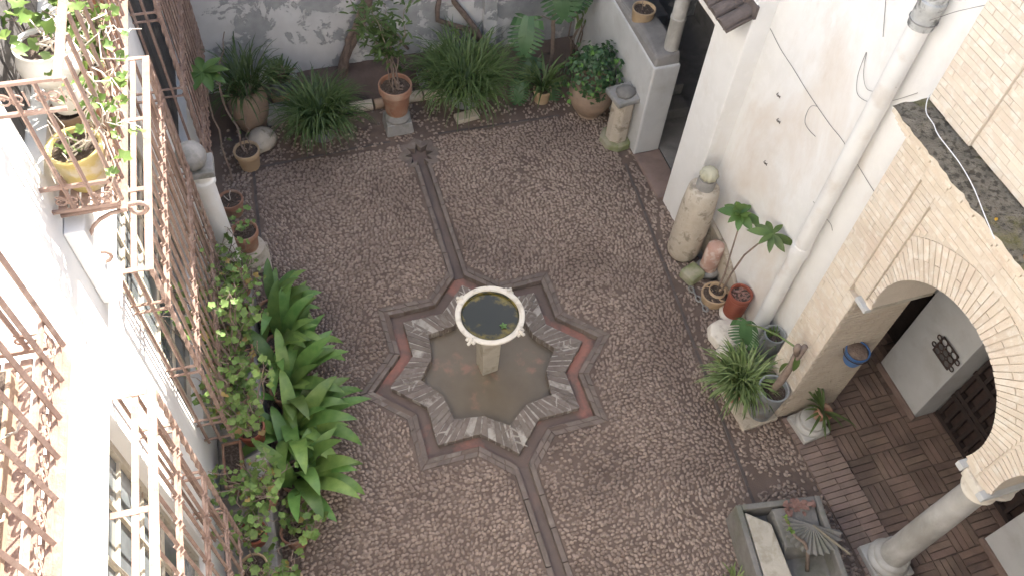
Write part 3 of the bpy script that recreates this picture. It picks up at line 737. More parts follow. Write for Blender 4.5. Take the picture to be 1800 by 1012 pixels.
rbox('joint_bed', 'brick_bg', XA + .0035, BX0 - .001, -1.402, -1.089, 0, 3.9); rbox('joint_bed', 'brick_bg', XA + .0035, BX0 - .001, -1.509, -1.4021, 0, 2.3)
rbox('joint_bed', 'brick_bg', XA + .0035, BX0 - .001, -5.7, -1.4021, 3.751, 3.9); rbox('joint_bed', 'brick_bg', XB + .0035, BX0 - .001, -1.581, -1.4021, 2.38, 3.75)
rbox('joint_bed', 'brick_bg', XB + .0035, BX0 - .001, -5.7, -1.5811, 3.632, 3.75)
rbox('joint_bed', 'brick_bg', XA + .0035, BX0 - .001, -1.581, -1.089, 4.28, RTOP); rbox('joint_bed', 'brick_bg', XB + .0035, BX0 - .001, -5.7, -1.5811, 4.28, RTOP)
fill(-1.40, -1.09, 0, 3.9, XA); fill(-1.51, -1.40, 0, 2.3, XA)
fill(-5.7, -1.40, 3.75, 3.9, XA); fill(-1.58, -1.40, 2.38, 3.75, XB); fill(-5.7, -1.58, 3.63, 3.75, XB)
fill(-5.7, -1.58, 2.32, 3.63, XC, True)
fill(-1.58, -1.09, 4.28, 6.0, XA); fill(-4.6, -1.58, 4.28, 6.0, XB)
for k, xf in enumerate((2.86, 2.80, 2.73, 2.66)):                       # corbelled courses under the cornice
    y = -5.7
    while y < -1.09:
        brick_box(y + .004, min(y + (.13 if k % 2 else .27), -1.07) - .004, 3.9 + k * .074 + .003, 3.9 + k * .074 + .07, xf + rnd.uniform(-.01, .01)); y += .13 if k % 2 else .27
NV = 58                                                                # voussoirs
for yc, lim_p, lim_m in ((YC, .795, .87), (YC2, .87, 1.2)):
    for i in range(NV):
        a0, a1 = R(-14 + 208 * i / NV), R(-14 + 208 * (i + 1) / NV); am = (a0 + a1) / 2; e = .0045 / .9
        c = math.cos(am); r1 = EX
        if c > 0 and EX * c > lim_p: r1 = lim_p / c
        if c < 0 and EX * -c > lim_m: r1 = lim_m / -c
        zlo = ZC + AR * math.sin(am)
        if r1 - AR < .04 or zlo < 2.31: continue
        cuts = [(AR - .004, r1)] if r1 - AR < .3 or i % 2 else [(AR - .004, AR + .17), (AR + .178, r1)]
        for ra, rb in cuts:
            j = rnd.uniform(-.003, .003); P = []
            for xx in (XC - .006 + j, BX0 + .01):
                for (rr, aa) in ((ra, a0 + e), (rb, a0 + e), (rb, a1 - e), (ra, a1 - e)):
                    P.append((xx, yc + rr * math.cos(aa), ZC + rr * math.sin(aa)))
            bricks.append((P, 'brick'))
z = 0; r = 0                                                            # jamb face of the pier, seen inside the arch
while z < 2.26:
    x = 2.92 - (.13 if r % 2 else 0)
    while x < 3.6:
        xa, xb = max(x, 2.876), min(x + .26, 3.6)
        if xb - xa > .03:
            bricks.append(([(xa + .004, -1.516 + rnd.uniform(-.003, .003), z + .005), (xb - .004, -1.516, z + .005), (xb - .004, -1.5, z + .005), (xa + .004, -1.5, z + .005),
                            (xa + .004, -1.516, z + CH - .004), (xb - .004, -1.516, z + CH - .004), (xb - .004, -1.5, z + CH - .004), (xa + .004, -1.5, z + CH - .004)], 'brick_j'))
        x += .26
    z += CH; r += 1
def bkey(q):
    c = sum((Vector(p_) for p_ in q[0]), Vector()) / 8
    return (0 if in_view(c, 10) and q[1] == 'brick' else 1, (c - CAM).length)
bricks.sort(key=bkey)
for P, mt in bricks[:300]:
    c = sum((Vector(p_) for p_ in P), Vector()) / 8
    b = MB(); b.hexa([tuple(Vector(p_) - c) for p_ in P]); b.build('brick', mt, aw, loc=tuple(c - Vector(SH)))
for mt in ('brick', 'brick_j'):
    b = MB()
    for P, m2 in bricks[300:]:
        if m2 == mt: b.hexa(P)
    if b.v: tag(b.build('bricks', mt, aw, shift=SH), kind='stuff')
# cornice slab with a rough mossy top
b = MB(); ny, nx = 120, 9
for i in range(ny + 1):
    y = -1.06 - 4.6 * i / ny
    for k in range(nx + 1):
        x = 2.588 + (.34) * k / nx; e = rnd.uniform(-.008, .008)
        b.v.append((x + (.02 * mnoise.noise(Vector((y * 9, 1, 0))) + e if k == 0 else 0), y, 4.255 + .02 * mnoise.noise(Vector((x * 12, y * 12, 0))) + (.012 * k / nx)))
for i in range(ny):
    for k in range(nx): b.f.append((i * (nx + 1) + k, i * (nx + 1) + k + 1, (i + 1) * (nx + 1) + k + 1, (i + 1) * (nx + 1) + k))
co = b.build('cornice', 'moss', rh, shift=SH, smooth=True)
b = MB(); b.box(2.61, 2.925, -5.66, -1.062, 4.195, 4.243); b.build('cornice_slab', 'brick', co, shift=SH, bevel=.01)
for (y, x, r_) in ((-2.55, 2.68, .05), (-2.62, 2.73, .035), (-2.2, 2.66, .012)):
    b = MB(); b.lathe([(r_, .0), (r_ * .8, .008), (.001, .01)], 12, (x, y, 4.272), wob=.25); b.build('lichen', 'lichen', co, shift=SH)
# imposts
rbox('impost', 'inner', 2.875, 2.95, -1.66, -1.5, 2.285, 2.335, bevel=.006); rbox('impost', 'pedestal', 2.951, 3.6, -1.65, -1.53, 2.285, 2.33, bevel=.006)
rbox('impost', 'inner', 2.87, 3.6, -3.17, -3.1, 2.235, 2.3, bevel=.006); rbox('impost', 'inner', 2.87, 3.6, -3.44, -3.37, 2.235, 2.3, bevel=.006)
rbox('impost', 'basin', 2.9, 3.6, -3.37, -3.17, 2.19, 2.285, bevel=.006)
# arcade column
cl = thing('column', 'grey marble arcade column carrying the brick arches at the lower right', 'column', (3.16, -3.27, 0))
b = MB(); b.box(-.2, .2, -.2, .2, 0, .1); b.build('plinth', 'whitemarble', cl, bevel=.012)
b = MB(); b.lathe([(.185, .1), (.2, .12), (.205, .15), (.185, .18), (.165, .19), (.165, .21), (.178, .225), (.172, .25), (.15, .262)], 32); b.build('base', 'whitemarble', cl, smooth=True, auto=50)
b = MB(); b.lathe([(.13, .255), (.129, .6), (.124, 1.2), (.113, 1.9), (.12, 1.93)], 32); b.build('shaft', 'whitemarble', cl, smooth=True, auto=50)
b = MB(); b.lathe([(.125, 1.9), (.15, 1.94), (.14, 1.96), (.15, 2.05), (.19, 2.13), (.2, 2.19)], 32, lob=lambda r_, t_, z_: r_ * (1 + .06 * math.cos(8 * t_) * max(0, (z_ - 1.95)) * 4)); b.build('capital', 'basin', cl, smooth=True, auto=50)

# ---------------------------------------------------------------- arcade interior
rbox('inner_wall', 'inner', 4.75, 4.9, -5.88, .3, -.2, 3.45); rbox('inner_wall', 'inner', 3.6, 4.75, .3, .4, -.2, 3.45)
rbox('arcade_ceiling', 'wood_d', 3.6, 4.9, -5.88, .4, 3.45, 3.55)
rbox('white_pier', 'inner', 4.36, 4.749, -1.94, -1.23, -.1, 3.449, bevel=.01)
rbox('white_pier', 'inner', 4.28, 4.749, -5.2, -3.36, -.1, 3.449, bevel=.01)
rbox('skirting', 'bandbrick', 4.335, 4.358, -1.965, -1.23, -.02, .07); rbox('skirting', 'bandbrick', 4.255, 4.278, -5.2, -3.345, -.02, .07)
rbox('roof_slab', 'plaster', 3.13, 9.0, -5.88, 5.19, RTOP + .001, RTOP + .15)
rbox('back_body', 'plaster', 5.1, 9.0, -5.88, 5.19, -.3, RTOP)
dd = thing('door', 'black wooden door in the dim arcade corner beside the white pier', 'door', (4.7, -.75, 0))
b = MB(); b.box(0, .04, -.47, .45, 0.01, 1.0); b.build('door_leaf', 'wood_d', dd)
for k in range(2): b = MB(); b.box(-.012, 0, -.42 + k * .44, -.03 + k * .44, .1, .9); b.build('panel', 'wood_d', dd, bevel=.01)
lt = thing('lattice_gate', 'dark wooden lattice gate seen low through the first brick arch', 'gate', (4.66, -2.65, 0))
for z_ in (.02, .42, .5, .9, 1.3): b = MB(); b.box(-.03, .03, -.69, .69, z_, z_ + .06); b.build('rail', 'wood_d', lt)
for k in range(12):
    b = MB(); b.box(-.02, .02, -.02, .02, .05, 1.3); b.build('slat', 'wood_d', lt, loc=(-.005, -.66 + k * .12, 0))
b = MB(); b.box(.05, .08, -.69, .69, 0, 1.36); b.build('gap_shade_sheet', 'iron_d', lt)  # dark sheet standing in for the darkness behind the slats
mg = thing('wall_grid', 'small black wrought-iron ornament hanging on the white arcade pier', 'ornament', (4.35, -1.74, 1.09)); mg.scale = (1, 1.25, 1.25)
b = MB()
for q in ((-.1, -.1, .1, -.1), (.1, -.1, .1, .1), (.1, .1, -.1, .1), (-.1, .1, -.1, -.1)): b.tube([(-.012, q[0], q[1]), (-.012, q[2], q[3])], .008, 5)
b.build('frame', 'iron_d', mg, rot=(0, 0, 0))
for i in range(3):
    for j in range(3):
        b = MB(); b.tube([(-.012, -.065 + i * .065 + .034 * math.cos(R(a)), -.065 + j * .065 + .034 * math.sin(R(a))) for a in range(0, 361, 40)], .006, 5); b.build('ring', 'iron_d', mg)
for s_ in (-1, 1):
    for q in (-.05, .05): b = MB(); b.tube([(-.012, s_ * (.125 + .022 * math.cos(R(a))), q + .022 * math.sin(R(a))) for a in range(0, 361, 40)], .006, 5); b.build('ring', 'iron_d', mg)
b = MB(); b.box(-.008, .006, -.095, .095, -.095, .02); b.build('backing', 'shutter', mg)
# floors
b = MB(); b.add([(2.92, -5.9, -.03), (4.9, -5.9, -.03), (4.9, .4, -.03), (2.92, .4, -.03)], [(0, 1, 2, 3)])
af = b.build('arcade_floor', 'floorjoint'); tag(af, kind='structure')
bs = .3; k = 4; bm2 = MB(); bm2.box(-.145, .145, -bs / k / 2 + .004, bs / k / 2 - .004, -.02, .0); me = bm2.mesh('floor_brick', 'floorbrick')
i0 = 0; cnt = 0
for ix in range(5):
    for iy in range(14):
        cx_, cy_ = 3.52 + ix * bs, -.25 - iy * bs
        for q in range(k):
            off = -bs / 2 + bs / k * (q + .5); hor = (ix + iy) % 2
            o = obj('floor_brick', me, af, (cx_ + (0 if hor else off), cy_ + (off if hor else 0), -.012 + rnd.uniform(-.003, .003)))
            o.rotation_euler = (rnd.uniform(-.01, .01), rnd.uniform(-.01, .01), (0 if hor else R(90)) + rnd.uniform(-.025, .025)); o.scale = (rnd.uniform(.94, 1.02), rnd.uniform(.88, 1.03), 1)
bm2 = MB(); bm2.box(-.105, .105, -.029, .029, -.08, .0); me = bm2.mesh('threshold_brick', 'bandbrick')
for c in range(2):
    y = -1.58
    while y > -5.2:
        o = obj('threshold_brick', me, af, (3.025 + c * .218 + rnd.uniform(-.004, .004), y, .03 + rnd.uniform(-.004, .004))); o.rotation_euler = (rnd.uniform(-.02, .02), rnd.uniform(-.02, .02), rnd.uniform(-.03, .03)); y -= .066

# ================================================================== POTS AND PLANTS
def pot_parts(t, rt_, rb_, h, mat, n=28, band=True, z=0.0, soil='soil', wob=.008, rings=False, bulge=None):
    if bulge:
        prof = [(rb_, 0), (rb_ * 1.02, .01)] + [(rb_ + (bulge - rb_) * math.sin(math.pi * .5 * k / 5) if k <= 5 else bulge + (rt_ * .85 - bulge) * ((k - 5) / 4) ** 1.6, h * .93 * k / 9) for k in range(1, 10)] + [(rt_, h * .95), (rt_, h)]
    elif band: prof = [(rb_, 0), (rb_ * 1.02, .008), (rt_ * .9, h * .76), (rt_ * .91, h * .77), (rt_, h * .785), (rt_ * 1.01, h * .98), (rt_, h)]
    elif rings:
        prof = [(rb_, 0)]
        for k in range(9): zz = h * (k + .5) / 9; q = rb_ + (rt_ - rb_) * zz / h; prof += [(q * .97, zz - h / 22), (q * 1.03, zz)]
        prof += [(rt_, h)]
    else: prof = [(rb_, 0), (rb_ * 1.03, .008), (rt_ * .98, h * .95), (rt_, h * .965), (rt_, h)]
    wt = min(.02, rt_ * .13)
    prof += [(rt_ - wt * .5, h + .002), (rt_ - wt, h - .004), (rt_ - wt * 1.2, h * .86), (.0, h * .85)]
    b = MB(); b.lathe(prof, n, (0, 0, z), wob=wob); p_ = b.build('pot', mat, t, smooth=True, auto=35)
    if soil:
        b = MB(); n2 = 18; rr = (rt_ - wt * 1.15)
        b.v.append((0, 0, z + h * .87 + .004))
        for k in range(3):
            for q in range(n2): a = 2 * math.pi * q / n2; b.v.append((rr * (k + 1) / 3 * math.cos(a), rr * (k + 1) / 3 * math.sin(a), z + h * .87 + rnd.uniform(-.006, .01)))
        for q in range(n2):
            q2 = (q + 1) % n2; b.f.append((0, 1 + q, 1 + q2))
            for k in range(2): b.f.append((1 + k * n2 + q, 1 + (k + 1) * n2 + q, 1 + (k + 1) * n2 + q2, 1 + k * n2 + q2))
        b.build('soil', soil, t)
    return p_
# ---- leaf meshes shared by many leaves
def round_leaf(name, mat, seed):
    rg = random.Random(seed); b = MB(); n = 14; b.v.append((.12, 0, -.12))
    for k in range(n):
        a = R(-160 + 320 * k / (n - 1)); r_ = (1 + (.12 if k % 3 == 1 else -.12)) * (.92 + .1 * math.cos(a)) * rg.uniform(.9, 1.08); b.v.append((.35 + r_ * .72 * math.cos(a), r_ * .85 * math.sin(a), .22 * (abs(math.sin(a)) - .3) + rg.uniform(-.13, .13)))
    for k in range(n - 1): b.f.append((0, 1 + k, 2 + k))
    return b.mesh(name, mat, True)
def lance_leaf(name, mat, wd=.36, curl=.5):
    b = MB(); n = 6
    for i in range(n + 1):
        t_ = i / n; ww = wd * math.sin(math.pi * min(1, t_ * .97 + .03)) ** .8 * .5 if i < n else 0.0; zz = -curl * t_ * t_ * .5
        b.v += [(t_, -ww, zz + ww * .35), (t_, 0, zz), (t_, ww, zz + ww * .35)]
    for i in range(n): a = i * 3; b.f += [(a, a + 3, a + 4, a + 1), (a + 1, a + 4, a + 5, a + 2)]
    return b.mesh(name, mat, True)
GER = [round_leaf('leaf', 'geran', i) for i in range(6)]; GERY = round_leaf('leaf', 'geran_y', 9); GERS = [round_leaf('leaf', 'sunleaf', 20 + i) for i in range(2)]
BIGL = lance_leaf('leaf', 'bigleaf', .42, .35); SHRL = lance_leaf('leaf', 'shrub', .34, .4); ASP = None
def monstera_mesh():
    """heart-shaped leaf with deep slots from the margin"""
    b = MB(); n = 9
    def wid(t_): return .52 * math.sin(math.pi * (t_ * .8 + .16)) ** .8
    for s_ in (-1, 1):
        for i in range(n):
            t0, t1 = i / n, (i + 1) / n
            g0, g1 = t0 + .005, t1 - (.02 if i < n - 1 else 0)
            i0 = .42
            w0, w1 = wid(t0), wid(t1); sweep = .13
            def P(t_, u, w_): return (t_ - .12 + sweep * u * (1 if t_ > .15 else -.6), s_ * w_ * u, .1 * u * u - .28 * (t_ - .2) ** 2 - .05 * math.sin(u * 3))
            b.add([P(t0, 0, w0), P(t1, 0, w1), P(t1, i0, w1), P(t0, i0, w0)], [(0, 1, 2, 3) if s_ > 0 else (3, 2, 1, 0)])
            b.add([P(g0, i0, w0), P(g1, i0, w1), P(g1 - .005, .72, w1), P(g0, .72, w0)], [(0, 1, 2, 3) if s_ > 0 else (3, 2, 1, 0)])
            b.add([P(g0, .72, w0), P(g1 - .005, .72, w1), P(g1 - .035, 1, w1), P(g0 + .02, 1, w0)], [(0, 1, 2, 3) if s_ > 0 else (3, 2, 1, 0)])
    return b.mesh('leaf', 'monst', True)
MONS = monstera_mesh()
def put_leaf(me, parent, loc, d, size, upv=(0, 0, 1), name='leaf'):
    o = obj(name, me, parent, loc); o.scale = (size, size, size); orient(o, d, upv); return o
def rdir(rg, el0, el1):
    a = rg.uniform(0, 2 * math.pi); e = R(rg.uniform(el0, el1)); return Vector((math.cos(a) * math.cos(e), math.sin(a) * math.cos(e), math.sin(e)))
def strap_clump(t, n, L, wd, mat, z=0.0, r0=.04, el=(35, 85), curl=(1.0, 2.0), seed=1, name='foliage', flat=1.0):
    rg = random.Random(seed); b = MB()
    for i in range(n):
        a = rg.uniform(0, 2 * math.pi); rr = r0 * math.sqrt(rg.random())
        b.blade((rr * math.cos(a), rr * math.sin(a), z), a + rg.gauss(0, .7), R(rg.uniform(*el)), L * rg.uniform(.45, 1.1), wd * rg.uniform(.6, 1.2), rg.uniform(*curl) * rg.uniform(.7, 1.25), 7)
    return tag(b.build(name, mat, t, smooth=True))
def branch(b, p0, p1, r0, r1, rg, n=6, wob=.04):
    p0, p1 = Vector(p0), Vector(p1); pts = []
    for i in range(n + 1):
        t_ = i / n; q = p0.lerp(p1, t_)
        if 0 < i < n: q = q + Vector((rg.uniform(-wob, wob), rg.uniform(-wob, wob), rg.uniform(-wob, wob)))
        pts.append(q)
    b.tube(pts, [r0 + (r1 - r0) * i / n for i in range(n + 1)], 6); return pts
def geranium(label, loc, rt_, h, mat, nleaf, rad, top, seed, group='geranium pots on the ledge', sun=False, stretch=(1, 1), potk={}, cat='potted plant'):
    rg = random.Random(seed); t = thing('potted_geranium', label, cat, loc, group=group)
    pot_parts(t, rt_, rt_ * .72, h, mat, **potk); b = MB(); tips = []
    for i in range(max(5, nleaf // 9)):
        a = rg.uniform(0, 6.28); q = Vector((math.cos(a) * rad * rg.uniform(.2, 1) * stretch[0], math.sin(a) * rad * rg.uniform(.2, 1) * stretch[1], h + (top - h) * rg.uniform(.25, 1)))
        tips.append((branch(b, (rg.uniform(-.03, .03), rg.uniform(-.03, .03), h * .85), q, .008, .004, rg, 6, .05)))
    for i in range(nleaf):
        pts = rg.choice(tips); p_ = pts[rg.randint(2, 6)]; d = rdir(rg, -20, 40)
        q = p_ + d * rg.uniform(.03, .1); b.tube([p_, q], .0022, 3, False)
        u = Vector((rg.gauss(.1, .6), rg.gauss(-.2, .6), 1))
        me = rg.choice(GERS) if sun else (GERY if rg.random() < .045 else rg.choice(GER))
        put_leaf(me, t, q, d + Vector((0, 0, rg.uniform(-.9, .3))), rg.uniform(.026, .062) * (.95 if sun else 1), u)
    b.build('stems', 'twig', t); return t

# ---------------------------------------------------------------- left side: geraniums on the ledge
def at(off, y, z): return (off + TL * y, y, z)
zl = .4
geranium('geranium in a terracotta pot at the far end of the left ledge', at(-2.56, 1.42, zl), .14, .26, 'terracotta', 100, .34, .95, 11)
geranium('geranium in a dark red pot, second from the far end of the left ledge', at(-2.58, .98, zl), .13, .25, 'redclay', 150, .4, 1.3, 12)
geranium('bushiest geranium of the left ledge with yellowing leaves', at(-2.6, .5, zl), .14, .26, 'terracotta', 210, .44, 1.6, 13)
geranium('tall geranium climbing the bars between two rusty grilles', at(-2.64, .05, zl), .13, .26, 'terracotta', 230, .46, 1.75, 14)
geranium('geranium spilling over a red pot above the middle of the aspidistras', at(-2.56, -.42, zl), .14, .27, 'redclay', 200, .44, 1.45, 15)
geranium('low geranium in front of the nearest grille beside the soil trough', at(-2.5, -1.1, zl), .14, .26, 'terracotta', 120, .4, .85, 16)
t = thing('planter_trough', 'oblong terracotta trough of dark bare soil against the left wall', 'planter', at(-2.74, -.78, zl), LROT)
b = MB(); L_, W_, H_ = .44, .16, .3
b.hexa([(-W_ * .4, -L_ * .45, 0), (W_ * .4, -L_ * .45, 0), (W_ * .4, L_ * .45, 0), (-W_ * .4, L_ * .45, 0), (-W_ / 2, -L_ / 2, H_ - .03), (W_ / 2, -L_ / 2, H_ - .03), (W_ / 2, L_ / 2, H_ - .03), (-W_ / 2, L_ / 2, H_ - .03)])
b.build('pot', 'terracotta', t, bevel=.01)
for (x0, x1, y0, y1) in ((-W_ / 2 - .01, -W_ / 2 + .012, -L_ / 2 - .01, L_ / 2 + .01), (W_ / 2 - .012, W_ / 2 + .01, -L_ / 2 - .01, L_ / 2 + .01), (-W_ / 2 + .013, W_ / 2 - .013, -L_ / 2 - .01, -L_ / 2 + .012), (-W_ / 2 + .013, W_ / 2 - .013, L_ / 2 - .012, L_ / 2 + .01)):
    b = MB(); b.box(x0, x1, y0, y1, H_ - .035, H_ + .01); b.build('rim', 'terracotta', t, bevel=.004)
b = MB(); b.box(-W_ / 2 + .012, W_ / 2 - .012, -L_ / 2 + .012, L_ / 2 - .012, H_ - .04, H_ - .015); b.build('soil', 'soil', t)
t = thing('marble_slab', 'white marble slab lying beside the soil trough at the left wall', 'slab', at(-2.55, -.76, zl), .2)
b = MB(); b.box(-.1, .1, -.15, .15, 0.002, .06); b.build('slab', 'whitemarble', t, bevel=.012)
t = thing('buff_pot', 'empty buff clay pot with a broken rim near the bottom left corner', 'pot', at(-2.64, -1.78, zl))
pot_parts(t, .125, .09, .24, 'buffclay')
b = MB(); rg = random.Random(3)
for i in range(4): branch(b, (0, 0, .2), (rg.uniform(-.2, .1), rg.uniform(-.2, .2), rg.uniform(.3, .5)), .005, .003, rg, 5, .04)
b.build('dry_stems', 'twig', t)
geranium('leafy green geranium in a wide buff pot at the bottom edge of the photo', at(-2.4, -1.98, 0.0), .17, .5, 'buffclay', 80, .34, .85, 17)
geranium('trailing geranium in front of the buff clay pot', at(-2.3, -1.42, 0.0), .13, .3, 'terracotta', 70, .34, .75, 18)

geranium('dense geranium on the ledge just behind the empty buff pot', at(-2.62, -1.45, zl), .12, .22, 'redclay', 110, .36, .8, 19)
geranium('geranium at the near end of the ledge, below the nearest grille', at(-2.58, -2.15, zl), .13, .24, 'terracotta', 110, .36, .75, 20)
# ---------------------------------------------------------------- aspidistras: every leaf is its own blade
def aspid_mesh(curl, seed):
    rg = random.Random(seed); b = MB(); b.blade((0, 0, 0), 0, R(58), 1.0, .19, curl, 10, .22, .02, .45); return b.mesh('leaf', 'aspid', True)
ASP = [aspid_mesh(c, i) for i, c in enumerate((1.05, 1.35, 1.7, 2.0))]
def aspidistra(label, loc, n, size, seed):
    rg = random.Random(seed); t = thing('aspidistra', label, 'plant', loc, group='aspidistras along the left edge of the paving')
    pot_parts(t, .17, .13, .26, 'terracotta')
    for i in range(n):
        a = rg.gauss(-.1, .85) if rg.random() < .86 else rg.uniform(0, 6.28); rr = rg.uniform(.0, .1)
        o = obj('leaf', rg.choice(ASP), t, (rr * math.cos(a), rr * math.sin(a) + rg.uniform(-.1, .1), .2)); s_ = size * rg.uniform(.75, 1.1)
        o.scale = (s_, s_ * rg.uniform(.85, 1.15), s_); o.rotation_euler = (rg.uniform(-.25, .25), rg.uniform(-.35, .5), a)
    return t
aspidistra('far end aspidistra clump with short upright leaves beside the pebbles', at(-2.28, 1.18, 0), 15, .6, 31)
aspidistra('aspidistra clump, second from the far end of the row', at(-2.24, .7, 0), 20, .78, 32)
aspidistra('largest aspidistra clump in the middle of the row', at(-2.22, .15, 0), 24, .86, 33)
aspidistra('aspidistra clump, second from the near end of the row', at(-2.2, -.38, 0), 22, .86, 34)
aspidistra('near end aspidistra clump arching over the pebbles', at(-2.22, -.85, 0), 18, .78, 35)

# ---------------------------------------------------------------- left column with ball, pots near the far grille
t = thing('column', 'whitewashed column with a square capital and a stone ball at the left wall', 'column', at(-2.62, 1.82, 0), LROT)
b = MB(); b.lathe([(.13, 0), (.135, .1), (.1, .13), (.1, 1.0), (.094, 1.78), (.115, 1.8), (.115, 1.84), (.096, 1.86), (.096, 1.9), (.125, 1.97)], 28, wob=.006); b.build('shaft', 'plaster', t, smooth=True, auto=40)
b = MB(); b.box(-.14, .14, -.14, .14, 1.97, 2.05); b.build('capital', 'stone', t, bevel=.012)
b = MB(); n = 12; b.lathe([(max(.001, .15 * math.sin(math.pi * k / n)), 2.19 - .15 * math.cos(math.pi * k / n)) for k in range(n + 1)], 24, (-.04, -.02, 0), wob=.01); b.build('ball', 'stone', t, smooth=True)

t = thing('potted_plant', 'terracotta pot on a pale round column base beside the left ledge', 'potted plant', (-2.33, 2.12, 0))
b = MB(); b.box(-.2, .2, -.2, .2, 0, .09); b.build('plinth', 'palestone', t, bevel=.015)
b = MB(); b.lathe([(.19, .09), (.2, .12), (.195, .16), (.17, .18), (.165, .23), (.185, .25), (.18, .29), (.12, .3)], 24); b.build('base', 'palestone', t, smooth=True, auto=50)
pot_parts(t, .155, .11, .3, 'terracotta', z=.3)
b = MB(); rg = random.Random(5)
for i in range(9):
    q = (rg.uniform(-.16, .16), rg.uniform(-.16, .16), rg.uniform(.65, .85)); branch(b, (0, 0, .55), q, .006, .003, rg, 5, .03)
    for k in range(2): put_leaf(rg.choice(GER), t, Vector(q) + Vector((rg.uniform(-.05, .05), rg.uniform(-.05, .05), 0)), rdir(rg, -10, 30), rg.uniform(.03, .05))
b.build('stems', 'twig', t)
t = thing('terracotta_pot', 'small terracotta pot with two dry white sticks beside the lone column', 'pot', (-2.46, 2.95, 0))
pot_parts(t, .155, .11, .26, 'terracotta')
b = MB(); branch(b, (-.02, 0, .2), (.03, .06, .34), .006, .006, rnd, 3, .01); branch(b, (0, -.02, .2), (-.06, .03, .3), .006, .006, rnd, 3, .01); b.build('sticks', 'palewood', t)
t = thing('potted_shrub', 'banded terracotta pot with a leggy bare shrub in the back left corner', 'potted plant', (-2.16, 3.7, 0))
pot_parts(t, .165, .12, .3, 'buffclay')
b = MB(); rg = random.Random(8)
m1 = branch(b, (-.02, 0, .25), (-.12, .2, 1.15), .014, .01, rg, 7, .03); branch(b, m1[-1], (.1, .35, 1.85), .01, .006, rg, 6, .03); branch(b, m1[5], (-.15, .1, 1.5), .008, .005, rg, 5, .03)
branch(b, (.03, .02, .25), (.1, .1, .75), .009, .005, rg, 5, .03); branch(b, (0, -.03, .25), (.02, -.15, .6), .009, .005, rg, 5, .03)
b.build('stems', 'twig', t)
for i in range(10): put_leaf(SHRL, t, (rg.uniform(-.15, .1), rg.uniform(-.05, .3), rg.uniform(.4, 1.3)), rdir(rg, -20, 40), rg.uniform(.06, .1))
t = thing('leafy_shoot', 'tall shoot with a rosette of large soft green leaves before the far grille', 'plant', (-2.42, 3.45, 0))
b = MB(); pts = branch(b, (0, 0, 0), (.04, .12, 1.72), .014, .008, rg, 8, .025); b.build('stem', 'twig', t)
for i in range(8):
    a = i * .83; put_leaf(BIGL, t, (.04, .12, 1.72), (math.cos(a), math.sin(a) - .2, .25 - .05 * i), .3 - .015 * (i % 3))

def wire_loop(name, label, pts, r_, mat='wire', cat='wire', group=None):
    b = MB(); V = [Vector(q) for q in pts]; p0 = V[0]; W = []
    for i in range(len(V) - 1):
        a, c, d, e = V[max(i - 1, 0)], V[i], V[i + 1], V[min(i + 2, len(V) - 1)]
        for k in range(6):
            u = k / 6; W.append(.5 * ((2 * c) + (d - a) * u + (2 * a - 5 * c + 4 * d - e) * u * u + (3 * c - a - 3 * d + e) * u ** 3))
    W.append(V[-1]); b.tube([q - p0 for q in W], r_, 5); o = b.build(name, mat, loc=tuple(p0)); return tag(o, label, cat, group)

# ---------------------------------------------------------------- back left corner
t = thing('plant_jar', 'large rough clay jar with dark strap leaves in the back left corner', 'potted plant', (-2.02, 4.45, 0))
b = MB(); b.lathe([(.17, 0), (.2, .05), (.255, .3), (.26, .45), (.22, .6), (.2, .64), (.22, .68), (.2, .68), (.17, .62), (0, .6)], 26, wob=.02); b.build('jar', 'jarclay', t, smooth=True, auto=50)
strap_clump(t, 230, .75, .02, 'blade', .6, .17, (30, 88), (1.2, 2.9), 41)
t = thing('field_stone', 'rounded pale stone lying at the foot of the big clay jar', 'stone', (-1.95, 4.05, 0))
b = MB(); b.lathe([(.12, 0), (.2, .05), (.19, .14), (.11, .2), (.001, .22)], 14, wob=.09); b.build('stone', 'palestone', t, smooth=True)
t = thing('stone_block', 'hollow grey stone trough standing against the plant bed', 'stone', (-1.55, 4.5, 0), .05)
b = MB(); b.box(-.3, .3, -.14, .14, 0, .16); b.build('block', 'stone', t, bevel=.02)
b = MB(); b.box(-.34, -.31, -.16, .12, 0, .27); b.build('upright_brick', 'bandbrick', t, bevel=.008)
t = thing('tin_pot', 'galvanised tin pot of succulents on a clay base beside the trough', 'potted plant', (-1.56, 4.8, 0))
b = MB(); b.lathe([(.15, 0), (.16, .12), (.13, .22), (.1, .23)], 20); b.build('clay_base', 'terracotta', t, smooth=True)
pot_parts(t, .16, .14, .2, 'zinc', z=.23, band=False)
strap_clump(t, 60, .3, .035, 'blade', .42, .1, (30, 85), (.3, 1.2), 43)
b = MB(); rg = random.Random(2)
for i in range(26): b.blade((rg.uniform(-.02, .14), rg.uniform(-.08, .08), .43), rg.uniform(0, 6.28), R(rg.uniform(10, 70)), .14, .03, .8, 4)
b.build('rosette', 'flower', t, smooth=True)
t = thing('lily_clump', 'round tuft of dark strap leaves in a hidden pot, left of the pedestal pot', 'plant', (-1.15, 4.02, 0))
pot_parts(t, .2, .15, .3, 'zinc')
strap_clump(t, 620, .72, .018, 'blade', .3, .24, (30, 88), (1.5, 3.2), 44)
